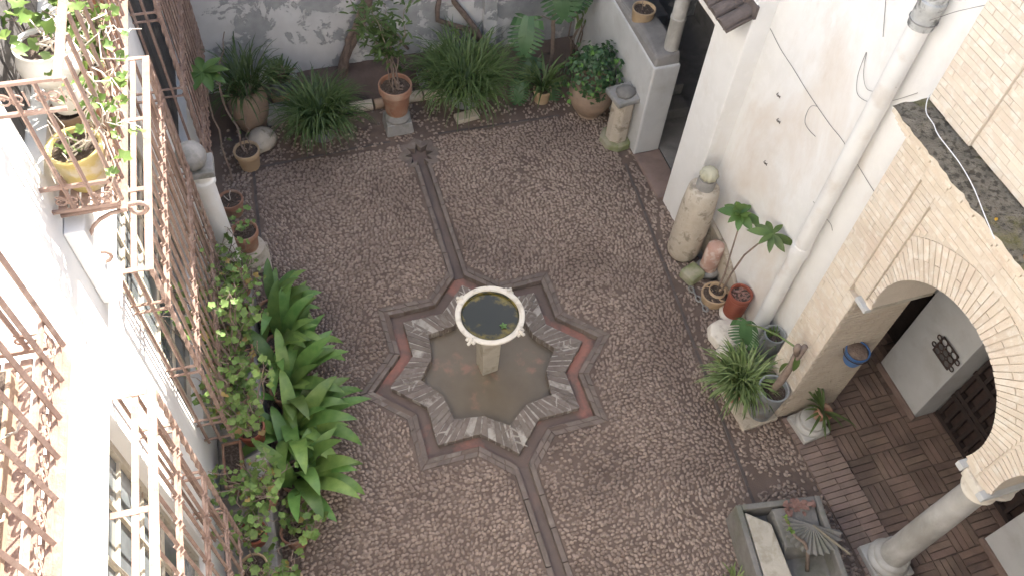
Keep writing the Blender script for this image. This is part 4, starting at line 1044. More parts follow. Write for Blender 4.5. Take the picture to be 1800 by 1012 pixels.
# ---------------------------------------------------------------- plant bed
t = thing('plant_bed', 'brown soil bed along the peeling back wall', 'bed', (0, 4.8, 0))
b = MB(); nx, ny = 46, 8
for i in range(nx + 1):
    for j in range(ny + 1):
        x = -1.3 + 2.75 * i / nx; y = -.33 + .73 * j / ny; b.v.append((x, y, .04 + .1 * j / ny + .03 * mnoise.noise(Vector((x * 5, y * 5, 2)))))
for i in range(nx):
    for j in range(ny): a = i * (ny + 1) + j; b.f.append((a, a + ny + 1, a + ny + 2, a + 1))
b.build('soil', 'earth', t, smooth=True)
rg = random.Random(4)
for k, (xa, xb, mt) in enumerate(((-1.0, -.72, 'stone'), (-.71, -.38, 'buffclay'), (-.37, -.02, 'terracotta'), (-.01, .33, 'buffclay'), (.34, .66, 'buffclay'), (.67, 1.0, 'terracotta'), (1.01, 1.35, 'stone'))):
    mt = {'buffclay': 'palestone', 'terracotta': 'jarclay'}.get(mt, mt)
    b = MB(); b.tube([(xa, -.4 + rg.uniform(-.015, .015), .05), (xb - .015, -.4 + rg.uniform(-.015, .015), .05)], [.075, .08], 12); b.build('clay_pipe', mt, t, smooth=True, auto=50)
t = thing('vine', 'old twisted vine trunk climbing the peeling wall behind the lily tuft', 'vine', (-.7, 5.05, .1))
b = MB(); rg = random.Random(6)
def vn(pts, r0, r1, k=3):
    P = []
    for a, c in zip(pts, pts[1:]):
        for i in range(k): P.append(Vector(a).lerp(Vector(c), i / k) + Vector((rg.uniform(-.012, .012), 0, rg.uniform(-.012, .012))))
    P.append(Vector(pts[-1])); b.tube([q - Vector((-.7, 5.05, .1)) for q in P], [(r0 + (r1 - r0) * i / (len(P) - 1)) * rg.uniform(.88, 1.12) for i in range(len(P))], 9)
vn([(-.7, 5.0, .0), (-.62, 5.06, .35), (-.5, 5.07, .6), (-.34, 5.08, .9), (-.2, 5.08, 1.2), (-.05, 5.1, 1.9), (.1, 5.1, 3.0)], .07, .045)
vn([(-.68, 5.0, .1), (-.6, 4.99, .4), (-.55, 5.02, .7), (-.4, 5.03, .95), (-.28, 5.04, 1.25)], .045, .03)
vn([(-.3, 5.08, .95), (-.05, 5.1, .85), (.15, 5.12, .55), (.3, 5.12, .3)], .03, .02)
b.build('trunk', 'bark', t, smooth=True)
t = thing('vine', 'pale crooked vine branch on the wall above the wide strap-leaf tuft', 'vine', (1.45, 4.9, .1))
b = MB()
def vn2(pts, r0, r1): b.tube([Vector(q) - Vector((1.45, 4.9, .1)) for q in pts], [r0 + (r1 - r0) * i / (len(pts) - 1) for i in range(len(pts))], 8)
vn2([(1.5, 4.75, .0), (1.42, 4.95, .2), (1.3, 5.05, .48), (1.15, 5.1, .72), (.98, 5.12, .98), (.9, 5.12, 1.4), (.7, 5.12, 2.2)], .05, .035)
vn2([(1.38, 5.0, .3), (1.2, 5.08, .5), (.95, 5.12, .6), (.74, 5.12, .72), (.74, 5.12, .9), (.8, 5.12, 1.2), (.95, 5.12, 1.8)], .045, .03)
b.build('branch', 'bark', t, smooth=True)
t = thing('potted_shrub', 'tall leafy shrub in a terracotta pot on a stone pedestal by the back wall', 'potted plant', (-.14, 3.92, 0))
b = MB(); b.hexa([(-.19, -.17, 0), (.19, -.17, 0), (.19, .17, 0), (-.19, .17, 0), (-.17, -.15, .19), (.17, -.15, .19), (.17, .15, .19), (-.17, .15, .19)]); b.build('plinth', 'stone', t, bevel=.015)
b = MB(); b.lathe([(.16, .19), (.175, .21), (.175, .24), (.15, .27), (.135, .3), (.12, .31)], 24); b.build('base', 'stone', t, smooth=True)
pot_parts(t, .22, .145, .46, 'terracotta', z=.31)
b = MB(); rg = random.Random(12); tips = []
for i in range(9):
    q = Vector((rg.uniform(-.55, .5), rg.uniform(-.15, .4), rg.uniform(1.45, 2.15))); pts = branch(b, (rg.uniform(-.06, .06), rg.uniform(-.06, .06), .7), (q.x * .25, q.y * .25, 1.3), .009, .007, rg, 5, .02)
    pts += branch(b, pts[-1], q, .007, .003, rg, 6, .04); tips.append(pts)
for i in range(7): branch(b, (rg.uniform(-.05, .05), rg.uniform(-.05, .05), .71), (rg.uniform(-.12, .12), rg.uniform(-.12, .12), .74), .012, .008, rg, 3, .01)
b.build('stems', 'twig', t)
b = MB()
for i in range(330):
    pts = rg.choice(tips); k = rg.randint(6, len(pts) - 1); p_ = pts[k] + Vector((rg.uniform(-.12, .12), rg.uniform(-.12, .12), rg.uniform(-.1, .1)))
    b.blade(p_, rg.uniform(0, 6.28), R(rg.uniform(-20, 45)), rg.uniform(.09, .16), .036, .7, 4)
b.build('foliage', 'shrub', t, smooth=True)
t = thing('wall_shrub', 'thin leafy sprigs rising from the bed against the peeling wall', 'plant', (.35, 4.65, .08))
b = MB(); rg = random.Random(15); tips = []
for i in range(8): tips.append(branch(b, (rg.uniform(-.2, .2), 0, 0), (rg.uniform(-.5, .6), rg.uniform(-.1, .25), rg.uniform(.3, .75)), .006, .003, rg, 5, .03))
b.build('stems', 'twig', t); b = MB()
for i in range(150):
    p_ = rg.choice(tips)[rg.randint(2, 5)]; b.blade(p_ + Vector((rg.uniform(-.07, .07), rg.uniform(-.07, .07), rg.uniform(-.05, .05))), rg.uniform(0, 6.28), R(rg.uniform(-20, 50)), rg.uniform(.08, .15), .035, .7, 4)
b.build('foliage', 'shrub', t, smooth=True)
t = thing('plastic_pot', 'pale grey pot half hidden behind the wide strap-leaf tuft', 'pot', (.42, 4.62, .05)); pot_parts(t, .12, .09, .2, 'zinc', band=False)
t = thing('lily_clump', 'widest tuft of strap leaves, right of the pedestal pot', 'plant', (.88, 4.2, 0))
pot_parts(t, .24, .18, .28, 'zinc')
strap_clump(t, 820, .8, .018, 'blade', .3, .36, (30, 88), (1.5, 3.2), 51)
t = thing('clay_brick', 'loose tan brick under the widest strap-leaf tuft', 'brick', (.82, 3.86, .0), .12); b = MB(); b.box(-.17, .17, -.08, .08, 0.0, .07); b.build('brick', 'palestone', t, bevel=.01)
t = thing('monstera', 'monstera with large slotted leaves climbing the back wall', 'plant', (2.26, 4.5, 0))
b = MB(); rg = random.Random(9); pts = branch(b, (0, 0, 0), (.0, .1, 1.9), .032, .028, rg, 14, .015); leaves = [(-.42, -.05, .98, .5), (-.02, -.02, 1.5, .55), (-.36, -.2, .42, .4), (-.62, -.45, .26, .32), (-.2, -.5, .22, .32), (.42, .1, 1.35, .4)]
for x, y, z_, s_ in leaves:
    b.tube([(0, .05, max(.1, z_ - .12)), (x * .5, y * .6, z_ + .06), (x * .85, y, z_ + .02)], .008, 5)
b.build('stem', 'twig', t, smooth=True)
for i, (x, y, z_, s_) in enumerate(leaves):
    d = Vector((-.25 + .35 * math.sin(i * 2.1), -.5, -.75)); put_leaf(MONS, t, (x, y, z_ + .03), d, s_, Vector((-.29 + .2 * math.sin(i * 3.3), -.73, .61)))
o = t.children[0]
t = thing('wall_climber', 'leafy climber with ragged yellowing leaves on the wall above the ivy jar', 'plant', (2.72, 4.75, 0))
b = MB(); rg = random.Random(91); P = []
for i in range(5): P.append(branch(b, (rg.uniform(-.05, .05), 0, 0), (rg.uniform(-.3, .3), rg.uniform(.0, .3), rg.uniform(1.4, 2.2)), .012, .006, rg, 9, .05))
b.build('stems', 'twig', t, smooth=True)
for i in range(70):
    q = rg.choice(P)[rg.randint(4, 9)] + Vector((rg.uniform(-.12, .12), rg.uniform(-.16, .05), rg.uniform(-.1, .1))); put_leaf(rg.choice((BIGL, SHRL, SHRL)), t, q, (rg.uniform(-.7, .5), -.5, rg.uniform(-.8, .1)), rg.uniform(.09, .17), (-.3 + rg.gauss(0, .3), -.7, .6))
for i, (x, z_) in enumerate(((-.1, 1.35), (.12, 1.6), (-.2, 1.75))): put_leaf(MONS, t, (x, -.1, z_), (-.2 + .2 * i, -.45, -.8), .42, (-.3, -.73, .6))
t = thing('spider_plant', 'small spider plant in a pale pot below the monstera', 'potted plant', (1.95, 3.95, 0)); pot_parts(t, .13, .1, .22, 'buffclay'); strap_clump(t, 70, .6, .035, 'blade', .2, .06, (35, 85), (1.2, 2.3), 52)
t = thing('ivy_jar', 'big round clay jar overflowing with ivy in the back right corner', 'potted plant', (2.52, 3.55, 0))
b = MB(); b.lathe([(.15, 0), (.165, .02), (.15, .04), (.24, .14), (.31, .3), (.32, .42), (.28, .52), (.24, .55), (.255, .58), (.23, .58), (.2, .53), (0, .52)], 30, wob=.01); b.build('jar', 'jarclay', t, smooth=True, auto=50)
def ivy_leaf(mat):
    b = MB(); P = [(0, 0), (.15, .38), (.45, .5), (.5, .25), (1, 0), (.5, -.25), (.45, -.5), (.15, -.38)]; b.v = [(x, y, -.12 * abs(y) - .1 * x * x) for x, y in P]
    b.f = [(0, 1, 2, 3), (0, 3, 4), (0, 4, 5), (0, 5, 6, 7)][:]; b.f = [tuple(reversed(f)) for f in b.f]; return b
rg = random.Random(21); src = ivy_leaf(None)
for name, n, mt, lo in (('foliage', 620, 'ivy', 0), ('young_foliage', 110, 'ivyl', .35)):
    b = MB()
    for i in range(n):
        d = rdir(rg, -25, 85); rad = .38 + .12 * mnoise.noise(d * 2.2) + rg.uniform(-.1, .04); p_ = Vector((d.x * rad * 1.05, d.y * rad, .72 + d.z * rad * 1.0 - (0 if d.z > 0 else 0)))
        if lo and d.z < .1: p_.x -= .15
        m_ = frame_mat(d.cross(Vector((rg.uniform(-1, 1), rg.uniform(-1, 1), rg.uniform(-1, 1)))) + Vector((0, 0, -.4)), d + Vector((0, -.2, .6))); s_ = rg.uniform(.05, .085); o = len(b.v)
        for v in src.v: b.v.append(tuple(p_ + m_ @ (Vector(v) * s_)))
        b.f += [tuple(k + o for k in f) for f in src.f]
    b.build(name, mt, t, smooth=False)
t = thing('stone_pillar', 'octagonal pale stone pillar with a mossy foot beside the parapet', 'pillar', (2.69, 2.93, 0), R(8))
b = MB(); b.prism([(.23 * math.cos(R(22.5 + 45 * k)) * 1.0, .23 * math.sin(R(22.5 + 45 * k))) for k in range(8)], 0, .1); b.build('foot', 'mossstone', t, bevel=.015)
b = MB(); b.prism([(.15 * math.cos(R(22.5 + 45 * k)) * 1.05, .15 * math.sin(R(22.5 + 45 * k))) for k in range(8)], .1, .8); b.build('shaft', 'palestone', t, bevel=.012)
b = MB(); b.box(-.2, .2, -.18, .18, .8, .88); b.build('cap', 'stone', t, bevel=.02)
b = MB(); b.lathe([(.14, .88), (.13, .91), (.06, .95), (.001, .96)], 9, wob=.15); b.build('lump', 'darkstone', t, smooth=True)
t = thing('ribbed_stem', 'ribbed bare brown plant stem rising beside the parapet', 'plant', (3.02, 4.25, 0)); b = MB(); rg = random.Random(1)
pts = [(.02 * math.sin(i * .7), 0, i * .05) for i in range(40)]; b.tube(pts, [.035 if i % 2 else .044 for i in range(40)], 8); b.build('stem', 'twig', t)
rg = random.Random(33)
for i in range(8): put_leaf(BIGL, t, (rg.uniform(-.1, .1), -.03, rg.uniform(.7, 1.4)), rdir(rg, -10, 50), .13)

# ---------------------------------------------------------------- stair parapet, colonnette, threshold
t = thing('stair_parapet', 'white plastered parapet with a grey cement shoulder beside the dark passage', 'wall', (3.02, 2.61, 0))
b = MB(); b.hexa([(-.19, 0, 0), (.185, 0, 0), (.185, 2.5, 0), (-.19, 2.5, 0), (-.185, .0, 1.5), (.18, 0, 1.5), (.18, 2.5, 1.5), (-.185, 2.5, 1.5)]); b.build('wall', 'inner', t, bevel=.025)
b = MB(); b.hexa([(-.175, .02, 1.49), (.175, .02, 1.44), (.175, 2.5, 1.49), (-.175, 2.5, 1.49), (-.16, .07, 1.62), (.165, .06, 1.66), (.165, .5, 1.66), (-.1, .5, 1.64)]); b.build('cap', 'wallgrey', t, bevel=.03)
t = thing('colonnette', 'weathered marble colonnette standing on the parapet end', 'column', (3.1, 2.78, 1.64))
b = MB(); b.lathe([(.088, 0), (.092, .05), (.09, .42), (.097, .43), (.097, .46), (.088, .47), (.082, 1.14)], 20, wob=.01); b.build('shaft', 'whitemarble', t, smooth=True, auto=40)
t = thing('terracotta_pot', 'yellowish clay pot with a bare twig on top of the white parapet', 'pot', (3.0, 3.45, 1.5)); pot_parts(t, .15, .12, .25, 'buffclay', band=False)
b = MB(); branch(b, (-.02, 0, .2), (-.05, .05, .75), .006, .004, rnd, 5, .02); b.build('twig', 'twig', t)
t = thing('threshold', 'worn brown stone threshold of the dark passage', 'step', (3.0, 2.18, 0)); b = MB(); b.box(-.17, .2, -.41, .42, -.02, .045); b.build('slab', 'bandbrick', t, bevel=.012)
t = thing('passage_steps', 'grey rounded steps climbing behind the white parapet', 'steps', (3.6, 3.2, 0))
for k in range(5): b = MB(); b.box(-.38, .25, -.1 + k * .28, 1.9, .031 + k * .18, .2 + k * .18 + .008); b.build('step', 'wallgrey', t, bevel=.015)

# ---------------------------------------------------------------- right wall: pipe, stones, pots
t = thing('drainpipe', 'thick white drainpipe running down the right white wall', 'pipe', (3.03, -.56, 0))
b = MB(); b.lathe([(.088, 0), (.088, 1.8)], 20); b.build('pipe', 'pvc', t, smooth=True, auto=50)
b = MB(); b.lathe([(.098, 1.7), (.1, 1.71), (.1, 1.85), (.092, 1.87)], 20); b.build('socket', 'pvc', t, smooth=True, auto=50)
b = MB(); b.lathe([(.086, 1.85), (.086, 4.6)], 20); b.build('pipe', 'pvc', t, smooth=True, auto=50)
b = MB(); b.lathe([(.096, 4.5), (.1, 4.52), (.1, 4.68), (.105, 4.69), (.105, 4.73), (.09, 4.74), (.09, 7.6)], 20, wob=.004); b.build('cement_pipe', 'pipegrey', t, smooth=True, auto=50)
b = MB(); b.tube([(.105 * math.cos(R(a)), .105 * math.sin(R(a)), 4.56) for a in range(0, 361, 20)], .005, 5); b.build('wire_tie', 'wire', t)
t = thing('column_drum', 'tall pitted stone column fragment with a narrow neck at the white wall', 'column', (2.8, .9, 0))
b = MB(); b.lathe([(.15, 0), (.19, .03), (.205, .1), (.21, .4), (.2, .9), (.18, 1.18), (.14, 1.22)], 28, wob=.02); b.build('shaft', 'palestone', t, smooth=True)
b = MB(); b.lathe([(.105, 1.2), (.108, 1.3), (.1, 1.36), (.085, 1.36)], 24, wob=.01); b.build('neck', 'stone', t, smooth=True, auto=50)
t = thing('cactus', 'pale green ribbed cactus ball on the neck of the column fragment', 'plant', (2.8, .9, 1.36))
b = MB(); b.lathe([(.08, 0), (.1, .03), (.105, .07), (.08, .12), (.03, .14), (.001, .142)], 40, lob=lambda r_, t_, z_: r_ * (1 + .07 * math.cos(10 * t_))); b.build('body', 'palecactus', t, smooth=True)
t = thing('marble_fragment', 'red veined marble column stump next to the tall fragment', 'stone', (2.98, .55, .06)); b = MB(); b.lathe([(.1, 0), (.11, .03), (.108, .35), (.1, .43), (.07, .46), (.001, .465)], 18, wob=.04); b.build('stump', 'redmarble', t, smooth=True)
b = MB(); b.lathe([(.14, -.06), (.15, 0), (.11, .03), (.05, .03)], 18, wob=.04); b.build('base', 'stone', t, smooth=True)
t = thing('stone_block', 'greenish square stone block at the foot of the marble fragments', 'stone', (2.74, .5, 0), .35); b = MB(); b.box(-.12, .12, -.11, .11, 0, .15); b.build('block', 'mossstone', t, bevel=.03)
t = thing('potted_plant', 'broken yellow clay pot with two long bare stems ending in leaf rosettes', 'potted plant', (2.86, .12, 0)); pot_parts(t, .17, .14, .16, 'buffclay', band=False, wob=.04)
b = MB(); b.lathe([(.1, .1), (.105, .19), (.095, .19), (.09, .12)], 20, (.03, .02, 0), wob=.03, cap=False); b.build('inner_pot', 'buffclay', t, smooth=True)
b = MB(); b.tube([(.02, .02, .12), (.06, .05, .45), (.08, .12, .8), (.1, .18, 1.12), (.11, .24, 1.3)], [.012, .011, .01, .009, .008], 7)
b.tube([(.05, -.02, .12), (.1, .0, .5), (.13, -.04, .9), (.13, -.16, 1.25), (.12, -.27, 1.45), (.1, -.32, 1.62)], [.013, .012, .011, .01, .009, .008], 7); b.build('stems', 'twig', t, smooth=True)
for c, n, s_ in (((.11, .24, 1.3), 8, .24), ((.1, -.32, 1.62), 8, .24)):
    for i in range(n):
        a = i * 2 * math.pi / n + .3; put_leaf(BIGL if c[1] > 0 else SHRL, t, c, (math.cos(a) * .8 - .25, math.sin(a), .1 - .12 * (i % 3)), s_ * (.8 + .1 * (i % 4)), (-.6, -.2, 1))
for i in range(4): a = i * 1.5; put_leaf(GERS[0] if i % 2 else BIGL, t, (.1, .24, 1.32), (math.cos(a), math.sin(a), .6), .11)
t = thing('marble_block', 'carved white marble lump below the red cylinder pot', 'stone', (2.76, -.42, 0), -.5)
b = MB(); b.lathe([(.2, 0), (.22, .05), (.2, .14), (.1, .17), (.001, .17)], 9, wob=.1); b.build('lump', 'basin', t, smooth=False, bevel=.02)
b = MB(); b.lathe([(.07, 0), (.09, .06), (.06, .14), (.001, .15)], 12, (-.02, -.24, 0), wob=.05); b.build('knob', 'basin', t, smooth=True)
t = thing('iron_chain', 'rusty chain piece lying beside the yellow broken pot', 'chain', (2.66, .2, .02))
for k in range(5):
    b = MB(); b.tube([(.03 * math.cos(R(a)), .045 * math.sin(R(a)), 0) for a in range(0, 361, 30)], .011, 6); o = b.build('link', 'stone', t, loc=(.012 * k, .12 - .075 * k, .01 + .006 * (k % 2)), smooth=True); o.rotation_euler = (0, R(60) * (k % 2), 0)
t = thing('red_pot', 'dark red ringed cylinder pot of dry soil at the white wall', 'pot', (2.98, -.14, .0)); b = MB(); b.lathe([(.15, 0), (.16, .05), (.12, .08)], 16, wob=.05); b.build('footing', 'basin', t, smooth=True); pot_parts(t, .135, .115, .4, 'redclay', z=.07, band=False, rings=True)
b = MB(); rg = random.Random(5)
for i in range(70): b.blade((rg.uniform(-.08, .08), rg.uniform(-.08, .08), .425), rg.uniform(0, 6.28), R(rg.uniform(0, 40)), .04, .018, .5, 3)
b.build('litter', 'flower', t)
t = thing('grey_pot', 'tall grey cylinder pot with a small fern between pipe and brick pier', 'potted plant', (3.0, -.83, 0)); pot_parts(t, .12, .11, .64, 'zinc', band=False); strap_clump(t, 14, .14, .022, 'shrub', .54, .05, (20, 70), (.8, 1.8), 61)
t = thing('zinc_tub', 'tall zinc tub with a knobbly cut trunk at the brick pier', 'potted plant', (2.69, -1.42, .055)); pot_parts(t, .165, .12, .55, 'zinc', band=False)
b = MB(); b.tube([(0, 0, .46), (.0, -.02, .75), (.04, 0, .98), (.06, .02, 1.15), (.09, .02, 1.32)], [.035, .044, .036, .046, .03], 8); b.tube([(.06, .02, 1.15), (.0, .02, 1.3), (-.03, .0, 1.4)], [.03, .036, .032], 8); b.build('trunk', 'twig', t, smooth=True)
b = MB(); b.tube([(.0, .02, 1.32), (-.03, .25, 1.2), (-.05, .5, 1.0), (-.07, .68, .8)], [.011, .01, .009, .008], 6); b.build('leaf_stalk', 'blade_y', t, smooth=True)
put_leaf(MONS, t, (-.07, .68, .8), (.0, -.3, -.75), .36, (-.8, -.4, .5)); put_leaf(SHRL, t, (.05, .02, 1.2), (-.1, -.4, -.6), .22); put_leaf(SHRL, t, (.02, .03, 1.0), (-.2, .1, -.6), .2)
t = thing('potted_plant', 'largest variegated spider plant on a flat clay slab at the brick pier', 'potted plant', (2.5, -1.15, .055)); pot_parts(t, .14, .1, .3, 'terracotta'); strap_clump(t, 300, .52, .021, 'blade_y', .28, .12, (30, 88), (1.3, 3.0), 62)
strap_clump(t, 140, .48, .021, 'blade', .28, .12, (10, 80), (1.3, 3.0), 63, 'dark_foliage')
t = thing('clay_slab', 'flat square clay slab under the largest spider plant', 'slab', (2.63, -1.3, 0), .06); b = MB(); b.box(-.22, .22, -.26, .26, 0, .055); b.build('slab', 'palestone', t, bevel=.012)
t = thing('potted_agave', 'white marble column base with a tipped agave pot at the first arch', 'potted plant', (3.14, -1.72, .03), .1)
b = MB(); b.box(-.17, .17, -.17, .17, 0, .07); b.build('plinth', 'whitemarble', t, bevel=.012)
b = MB(); b.lathe([(.165, .07), (.17, .1), (.155, .13), (.135, .14), (.145, .17), (.14, .2), (.1, .21)], 26); b.build('base', 'whitemarble', t, smooth=True, auto=50)
b = MB(); b.lathe([(.06, 0), (.062, .01), (.085, .12), (.095, .125), (.095, .15), (.08, .15), (.07, .11), (0, .1)], 20); o = b.build('pot', 'terracotta', t, loc=(.05, 0, .21), smooth=True, auto=40); o.rotation_euler = (.1, .25, 0)
b = MB(); rg = random.Random(6)
for i in range(20): a = rg.uniform(1.2, 5.4); b.blade((.07, 0, .32), a, R(rg.uniform(10, 60)), rg.uniform(.22, .4), .03, rg.uniform(.3, 1.5), 6)
b.build('foliage', 'blade', t, smooth=True)
t = thing('blue_pot', 'blue glazed pot of dry soil hanging on the brick jamb of the arch', 'pot', (3.25, -1.6, 1.22)); pot_parts(t, .125, .085, .18, 'blue', band=False, wob=.03, soil=None)
b = MB(); b.lathe([(.112, .15), (.1, .185), (.05, .2), (.001, .2)], 16, wob=.06); b.build('dry_moss', 'bark', t, smooth=True)
b = MB(); b.tube([(.13 * math.cos(R(a)), .13 * math.sin(R(a)), .14) for a in range(0, 361, 20)], .005, 5); b.tube([(0, .08, .14), (0, .1, .3)], .005, 5); b.build('hanger', 'iron_d', t)

# ---------------------------------------------------------------- stone trough at the lower right
t = thing('stone_trough', 'grey stone trough with a sloping slab inside at the bottom edge', 'trough', (2.15, -3.05, 0), R(-9.5))
Wd, Ln, Ht = .88, 1.15, .4
for (x0, x1, y0, y1) in ((-Wd / 2, -Wd / 2 + .06, -Ln / 2, Ln / 2), (Wd / 2 - .06, Wd / 2, -Ln / 2, Ln / 2), (-Wd / 2 + .061, Wd / 2 - .061, Ln / 2 - .06, Ln / 2), (-Wd / 2 + .061, Wd / 2 - .061, -Ln / 2, -Ln / 2 + .06)):
    b = MB(); b.box(x0, x1, y0, y1, 0, Ht); b.build('side', 'darkstone', t, bevel=.012)
b = MB(); b.box(-Wd / 2 + .06, Wd / 2 - .06, -Ln / 2 + .06, Ln / 2 - .06, .0, .16); b.build('bottom', 'darkstone', t)
b = MB(); b.hexa([(-.37, -.5, .17), (-.02, -.5, .17), (-.1, .46, .17), (-.37, .46, .17), (-.36, -.5, .38), (-.08, -.3, .37), (-.12, .36, .35), (-.36, .5, .38)]); b.build('slab', 'pedestal', t, bevel=.012)
b = MB(); b.hexa([(-.05, .05, .17), (.37, .05, .17), (.37, .5, .17), (-.08, .5, .17), (-.05, .12, .35), (.35, .1, .33), (.36, .5, .385), (-.08, .5, .38)]); b.build('slab', 'darkstone', t, bevel=.012)
t = thing('palm_leaf', 'dry fan-shaped palm leaf lying in the stone trough', 'leaf', (2.44, -2.82, .44), .3)
b = MB(); n = 15
for i in range(n):
    a0, a1 = R(120 + 200 * i / n), R(120 + 200 * (i + .92) / n); am = (a0 + a1) / 2
    b.add([(0, 0, 0), (.27 * math.cos(a0), .27 * math.sin(a0), -.045), (.3 * math.cos(am), .3 * math.sin(am), -.03), (.27 * math.cos(a1), .27 * math.sin(a1), -.045)], [(0, 1, 2, 3)])
b.build('fan', 'darkstone', t); b = MB(); b.tube([(0, 0, 0), (.1, -.4, -.02)], .012, 6); b.build('stalk', 'drywood', t)
t = thing('succulent_stem', 'curved brown succulent stem with pale green tip inside the trough', 'plant', (2.3, -3.15, .16))
b = MB(); b.tube([(0, 0, 0), (.0, .12, .2), (-.04, .2, .3), (-.12, .26, .36), (-.16, .34, .42), (-.17, .4, .46)], [.02, .02, .018, .015, .01, .007], 7); b.build('stem', 'twig', t, smooth=True)
rg = random.Random(11)
for i in range(12): put_leaf(GERS[0], t, (-.17 + rg.uniform(-.03, .03), .36 + rg.uniform(-.08, .08), .45 + rg.uniform(-.03, .03)), rdir(rg, 0, 70), .028)
t = thing('leaf_litter', 'reddish dry leaves heaped on the far rim of the stone trough', 'leaves', (2.38, -2.6, .4)); b = MB()
for i in range(26): b.blade((rg.gauss(0, .08), rg.gauss(0, .03), rg.uniform(.0, .03)), rg.uniform(0, 6.28), R(rg.uniform(-5, 40)), .075, .04, .6, 4)
b.build('leaves', 'flower', t, smooth=True)
t = thing('weed', 'small weed tuft growing at the corner of the stone trough', 'plant', (1.62, -3.0, 0)); strap_clump(t, 30, .22, .02, 'blade_y', 0, .06, (30, 85), (.6, 1.6), 71)

# ---------------------------------------------------------------- far balcony pots (in the sun)
zb = 4.575
t = thing('yellow_pot', 'yellow glazed pot of dry twigs at the near end of the far balcony', 'potted plant', at(-2.745, -.7, zb)); pot_parts(t, .15, .115, .27, 'yellowclay', band=False)
b = MB(); rg = random.Random(2)
for i in range(9): branch(b, (rg.uniform(-.05, .05), rg.uniform(-.05, .05), .22), (rg.uniform(-.1, .25), rg.uniform(-.2, .2), rg.uniform(.35, .6)), .005, .003, rg, 5, .03)
b.build('dry_stems', 'palewood', t); strap_clump(t, 14, .09, .02, 'geran', .24, .05, (20, 80), (.4, 1.0), 3)
t = thing('terracotta_pot', 'dark clay pot of bare soil behind the yellow glazed pot', 'pot', at(-2.8, -.33, zb)); pot_parts(t, .11, .08, .22, 'jarclay')
t = thing('planter_box', 'oblong terracotta planter box with geraniums in the far balcony', 'planter', at(-2.69, -.1, zb), LROT)
b = MB(); b.box(-.07, .07, -.22, .22, 0, .17); b.build('box', 'terracotta', t, bevel=.012); b = MB(); b.box(-.058, .058, -.208, .208, .165, .174); b.build('soil', 'soil', t)
geranium('sunlit geranium in the far balcony beside the planter box', at(-2.74, .38, zb), .12, .24, 'terracotta', 80, .34, 1.0, 81, 'sunlit balcony geraniums', True, (.6, 1.2))
geranium('sunlit geranium at the far end of the far balcony', at(-2.74, .95, zb), .12, .24, 'terracotta', 80, .34, 1.0, 82, 'sunlit balcony geraniums', True, (.6, 1.2))
geranium('bright geranium trailing over the balcony rail toward the grille', at(-2.66, -.02, zb + .18), .07, .1, 'terracotta', 120, .42, .75, 83, 'sunlit balcony geraniums', True, (.8, 1.0))
t = thing('white_pot', 'large white glazed pot standing high on a pale stand in the far balcony', 'pot', at(-2.77, -.36, zb + .0)) if False else thing('white_pot', 'large white glazed pot standing high on a pale stand in the far balcony', 'pot', at(-2.78, .05 - .48 + .1, zb + .24))
b = MB(); b.lathe([(.09, 0), (.095, .18), (.07, .2)], 16); b.build('stand', 'whitepaint', t, smooth=True, auto=40); pot_parts(t, .15, .1, .24, 'whitepaint', z=.2, bulge=.17)
b = MB(); rg = random.Random(19)
for i in range(10): branch(b, (rg.uniform(-.05, .05), rg.uniform(-.05, .05), .4), (rg.uniform(-.05, .45), rg.uniform(-.35, .5), rg.uniform(.1, .75)), .007, .004, rg, 7, .05)
b.build('dry_stems', 'palewood', t, smooth=True)
for i in range(14): put_leaf(rg.choice(GERS), t, (rg.uniform(-.1, .3), rg.uniform(-.3, .3), rg.uniform(.35, .75)), rdir(rg, -10, 50), rg.uniform(.05, .075))
t = thing('dry_vine', 'tangle of pale dry stems and bright leaves over the far balcony rail', 'plant', at(-2.62, -.35, zb + .03))
b = MB(); rg = random.Random(77); ends = []
for i in range(16):
    a = Vector((rg.uniform(-.08, .02), rg.uniform(-.25, .5), rg.uniform(.0, .1))); m = a + Vector((rg.uniform(-.02, .12), rg.uniform(-.35, .2), rg.uniform(.25, .6))); e = m + Vector((rg.uniform(.0, .22), rg.uniform(-.4, .2), rg.uniform(-.35, .2)))
    P = branch(b, a, m, .007, .006, rg, 5, .03); P += branch(b, m, e, .006, .003, rg, 6, .04); ends.append(P)
b.build('dry_stems', 'palewood', t, smooth=True)
for i in range(60):
    q = rg.choice(ends)[rg.randint(4, 12)]; put_leaf(rg.choice(GERS), t, q + Vector((rg.uniform(-.05, .05), rg.uniform(-.05, .05), rg.uniform(-.03, .05))), rdir(rg, -20, 40), rg.uniform(.03, .055), (rg.gauss(.1, .5), rg.gauss(-.2, .5), 1))
t = thing('balcony_box', 'long soil-filled planter inside the near left balcony', 'planter', at(-2.74, -3.4, 5.32), LROT)
b = MB(); b.box(-.13, .02, -.9, .9, 0, .1); b.build('box', 'jarclay', t, bevel=.01); b = MB(); b.box(-.118, .008, -.888, .888, .095, .104); b.build('soil', 'soil', t)
b = MB(); rg = random.Random(29)
for i in range(16): y0 = rg.uniform(-.8, .8); branch(b, (rg.uniform(-.08, .08), y0, .1), (rg.uniform(-.1, .14), y0 + rg.uniform(-.3, .3), rg.uniform(.12, .35)), .006, .004, rg, 6, .04)
b.build('dry_stems', 'palewood', t, smooth=True)

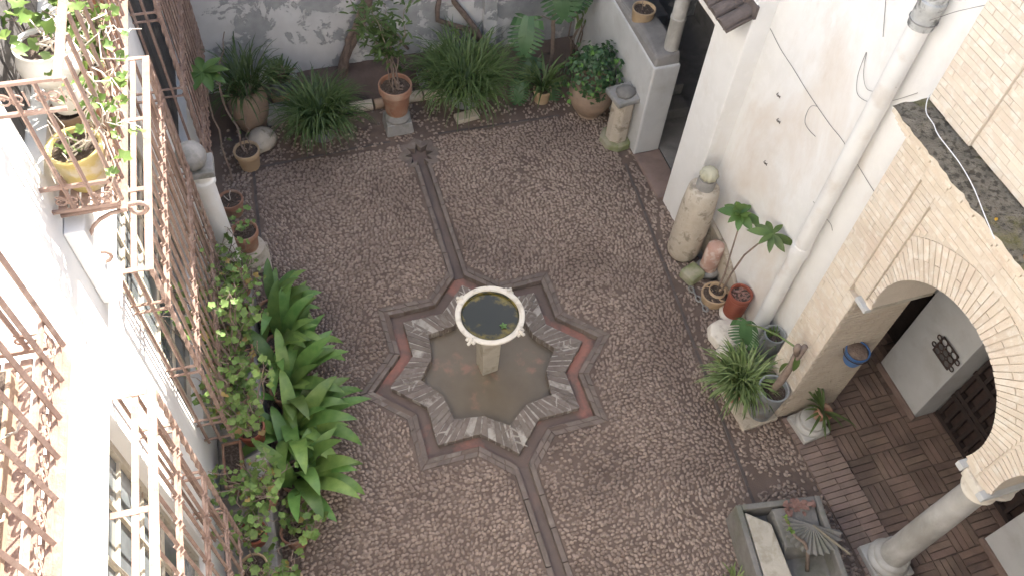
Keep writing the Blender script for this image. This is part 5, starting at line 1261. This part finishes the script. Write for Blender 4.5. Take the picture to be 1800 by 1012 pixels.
# ---------------------------------------------------------------- wires and cable
wire_loop('wire', 'grey wire sagging from a nail to the pipe on the white wall', [(3.12, -.113, 3.876), (3.11, -.2, 3.72), (3.1, -.33, 3.66), (3.1, -.5, 3.8), (3.02, -.65, 3.98)], .0028)
wire_loop('wire', 'second grey wire from the same nail hanging behind the pipe', [(3.12, -.11, 3.87), (3.11, -.15, 3.66), (3.11, -.25, 3.53), (3.1, -.45, 3.62), (3.11, -.62, 3.8), (3.12, -.775, 4.01)], .0028)
wire_loop('wire', 'thin cable running across the white wall from the canopy to the pipe', [(3.121, 1.16, 3.151), (3.12, .9, 3.1), (3.12, .65, 3.085), (3.122, .3, 3.05), (3.12, -.1, 3.04), (3.12, -.341, 3.05), (3.12, -.85, 3.0), (3.12, -1.08, 3.0)], .003)
wire_loop('wire', 'hooked wire end hanging from the thin cable', [(3.118, .136, 3.05), (3.11, .2, 3.0), (3.11, .22, 2.9), (3.11, .19, 2.8), (3.115, .1, 2.78), (3.118, 0, 2.795)], .003)
wire_loop('wire', 'wire from the pipe tie to the corner of the upper brick wall', [(3.0, -.6, 4.56), (2.98, -.72, 4.7), (2.95, -.9, 4.9), (3.12, -1.0, 4.98), (3.12, -1.0, 4.77)], .0028)
wire_loop('wire', 'thin wire with a green tag hanging right of the pipe', [(3.0, -.45, 2.4), (3.05, -.6, 2.35), (3.1, -.68, 2.3), (3.118, -.717, 2.245)], .003)
wire_loop('wire', 'thin wire line high on the white wall left of the pipe', [(3.12, .1, 4.6), (3.12, -.08, 4.3), (3.12, -.2, 4.1)], .003)
wire_loop('cable', 'white cable lying along the mossy cornice', [(2.886, -1.07, 4.3), (2.83, -1.12, 4.29), (2.765, -1.218, 4.285), (2.75, -1.33, 4.285), (2.72, -1.442, 4.285), (2.71, -1.7, 4.285), (2.669, -1.924, 4.285), (2.6, -2.15, 4.28), (2.565, -2.33, 4.255)], .004, 'wirew', 'cable')
for i, (y, z_, lb) in enumerate(((.665, 2.705, 'rusty hook in the white wall below the thin cable'), (.523, 2.491, 'lower rusty hook in the white wall'), (.46, 1.95, 'nail stub low in the white wall'))):
    b = MB(); b.tube([(.0, 0, 0), (-.03, .01, 0), (-.04, .02, .02), (-.02, .025, .03)], .004, 5); b.tube([(-.02, -.02, .0), (-.02, .025, .005)], .004, 5); o = b.build('wall_hook', 'iron_d', loc=(WX, y, z_)); tag(o, lb, 'hook', 'hooks in the white wall')
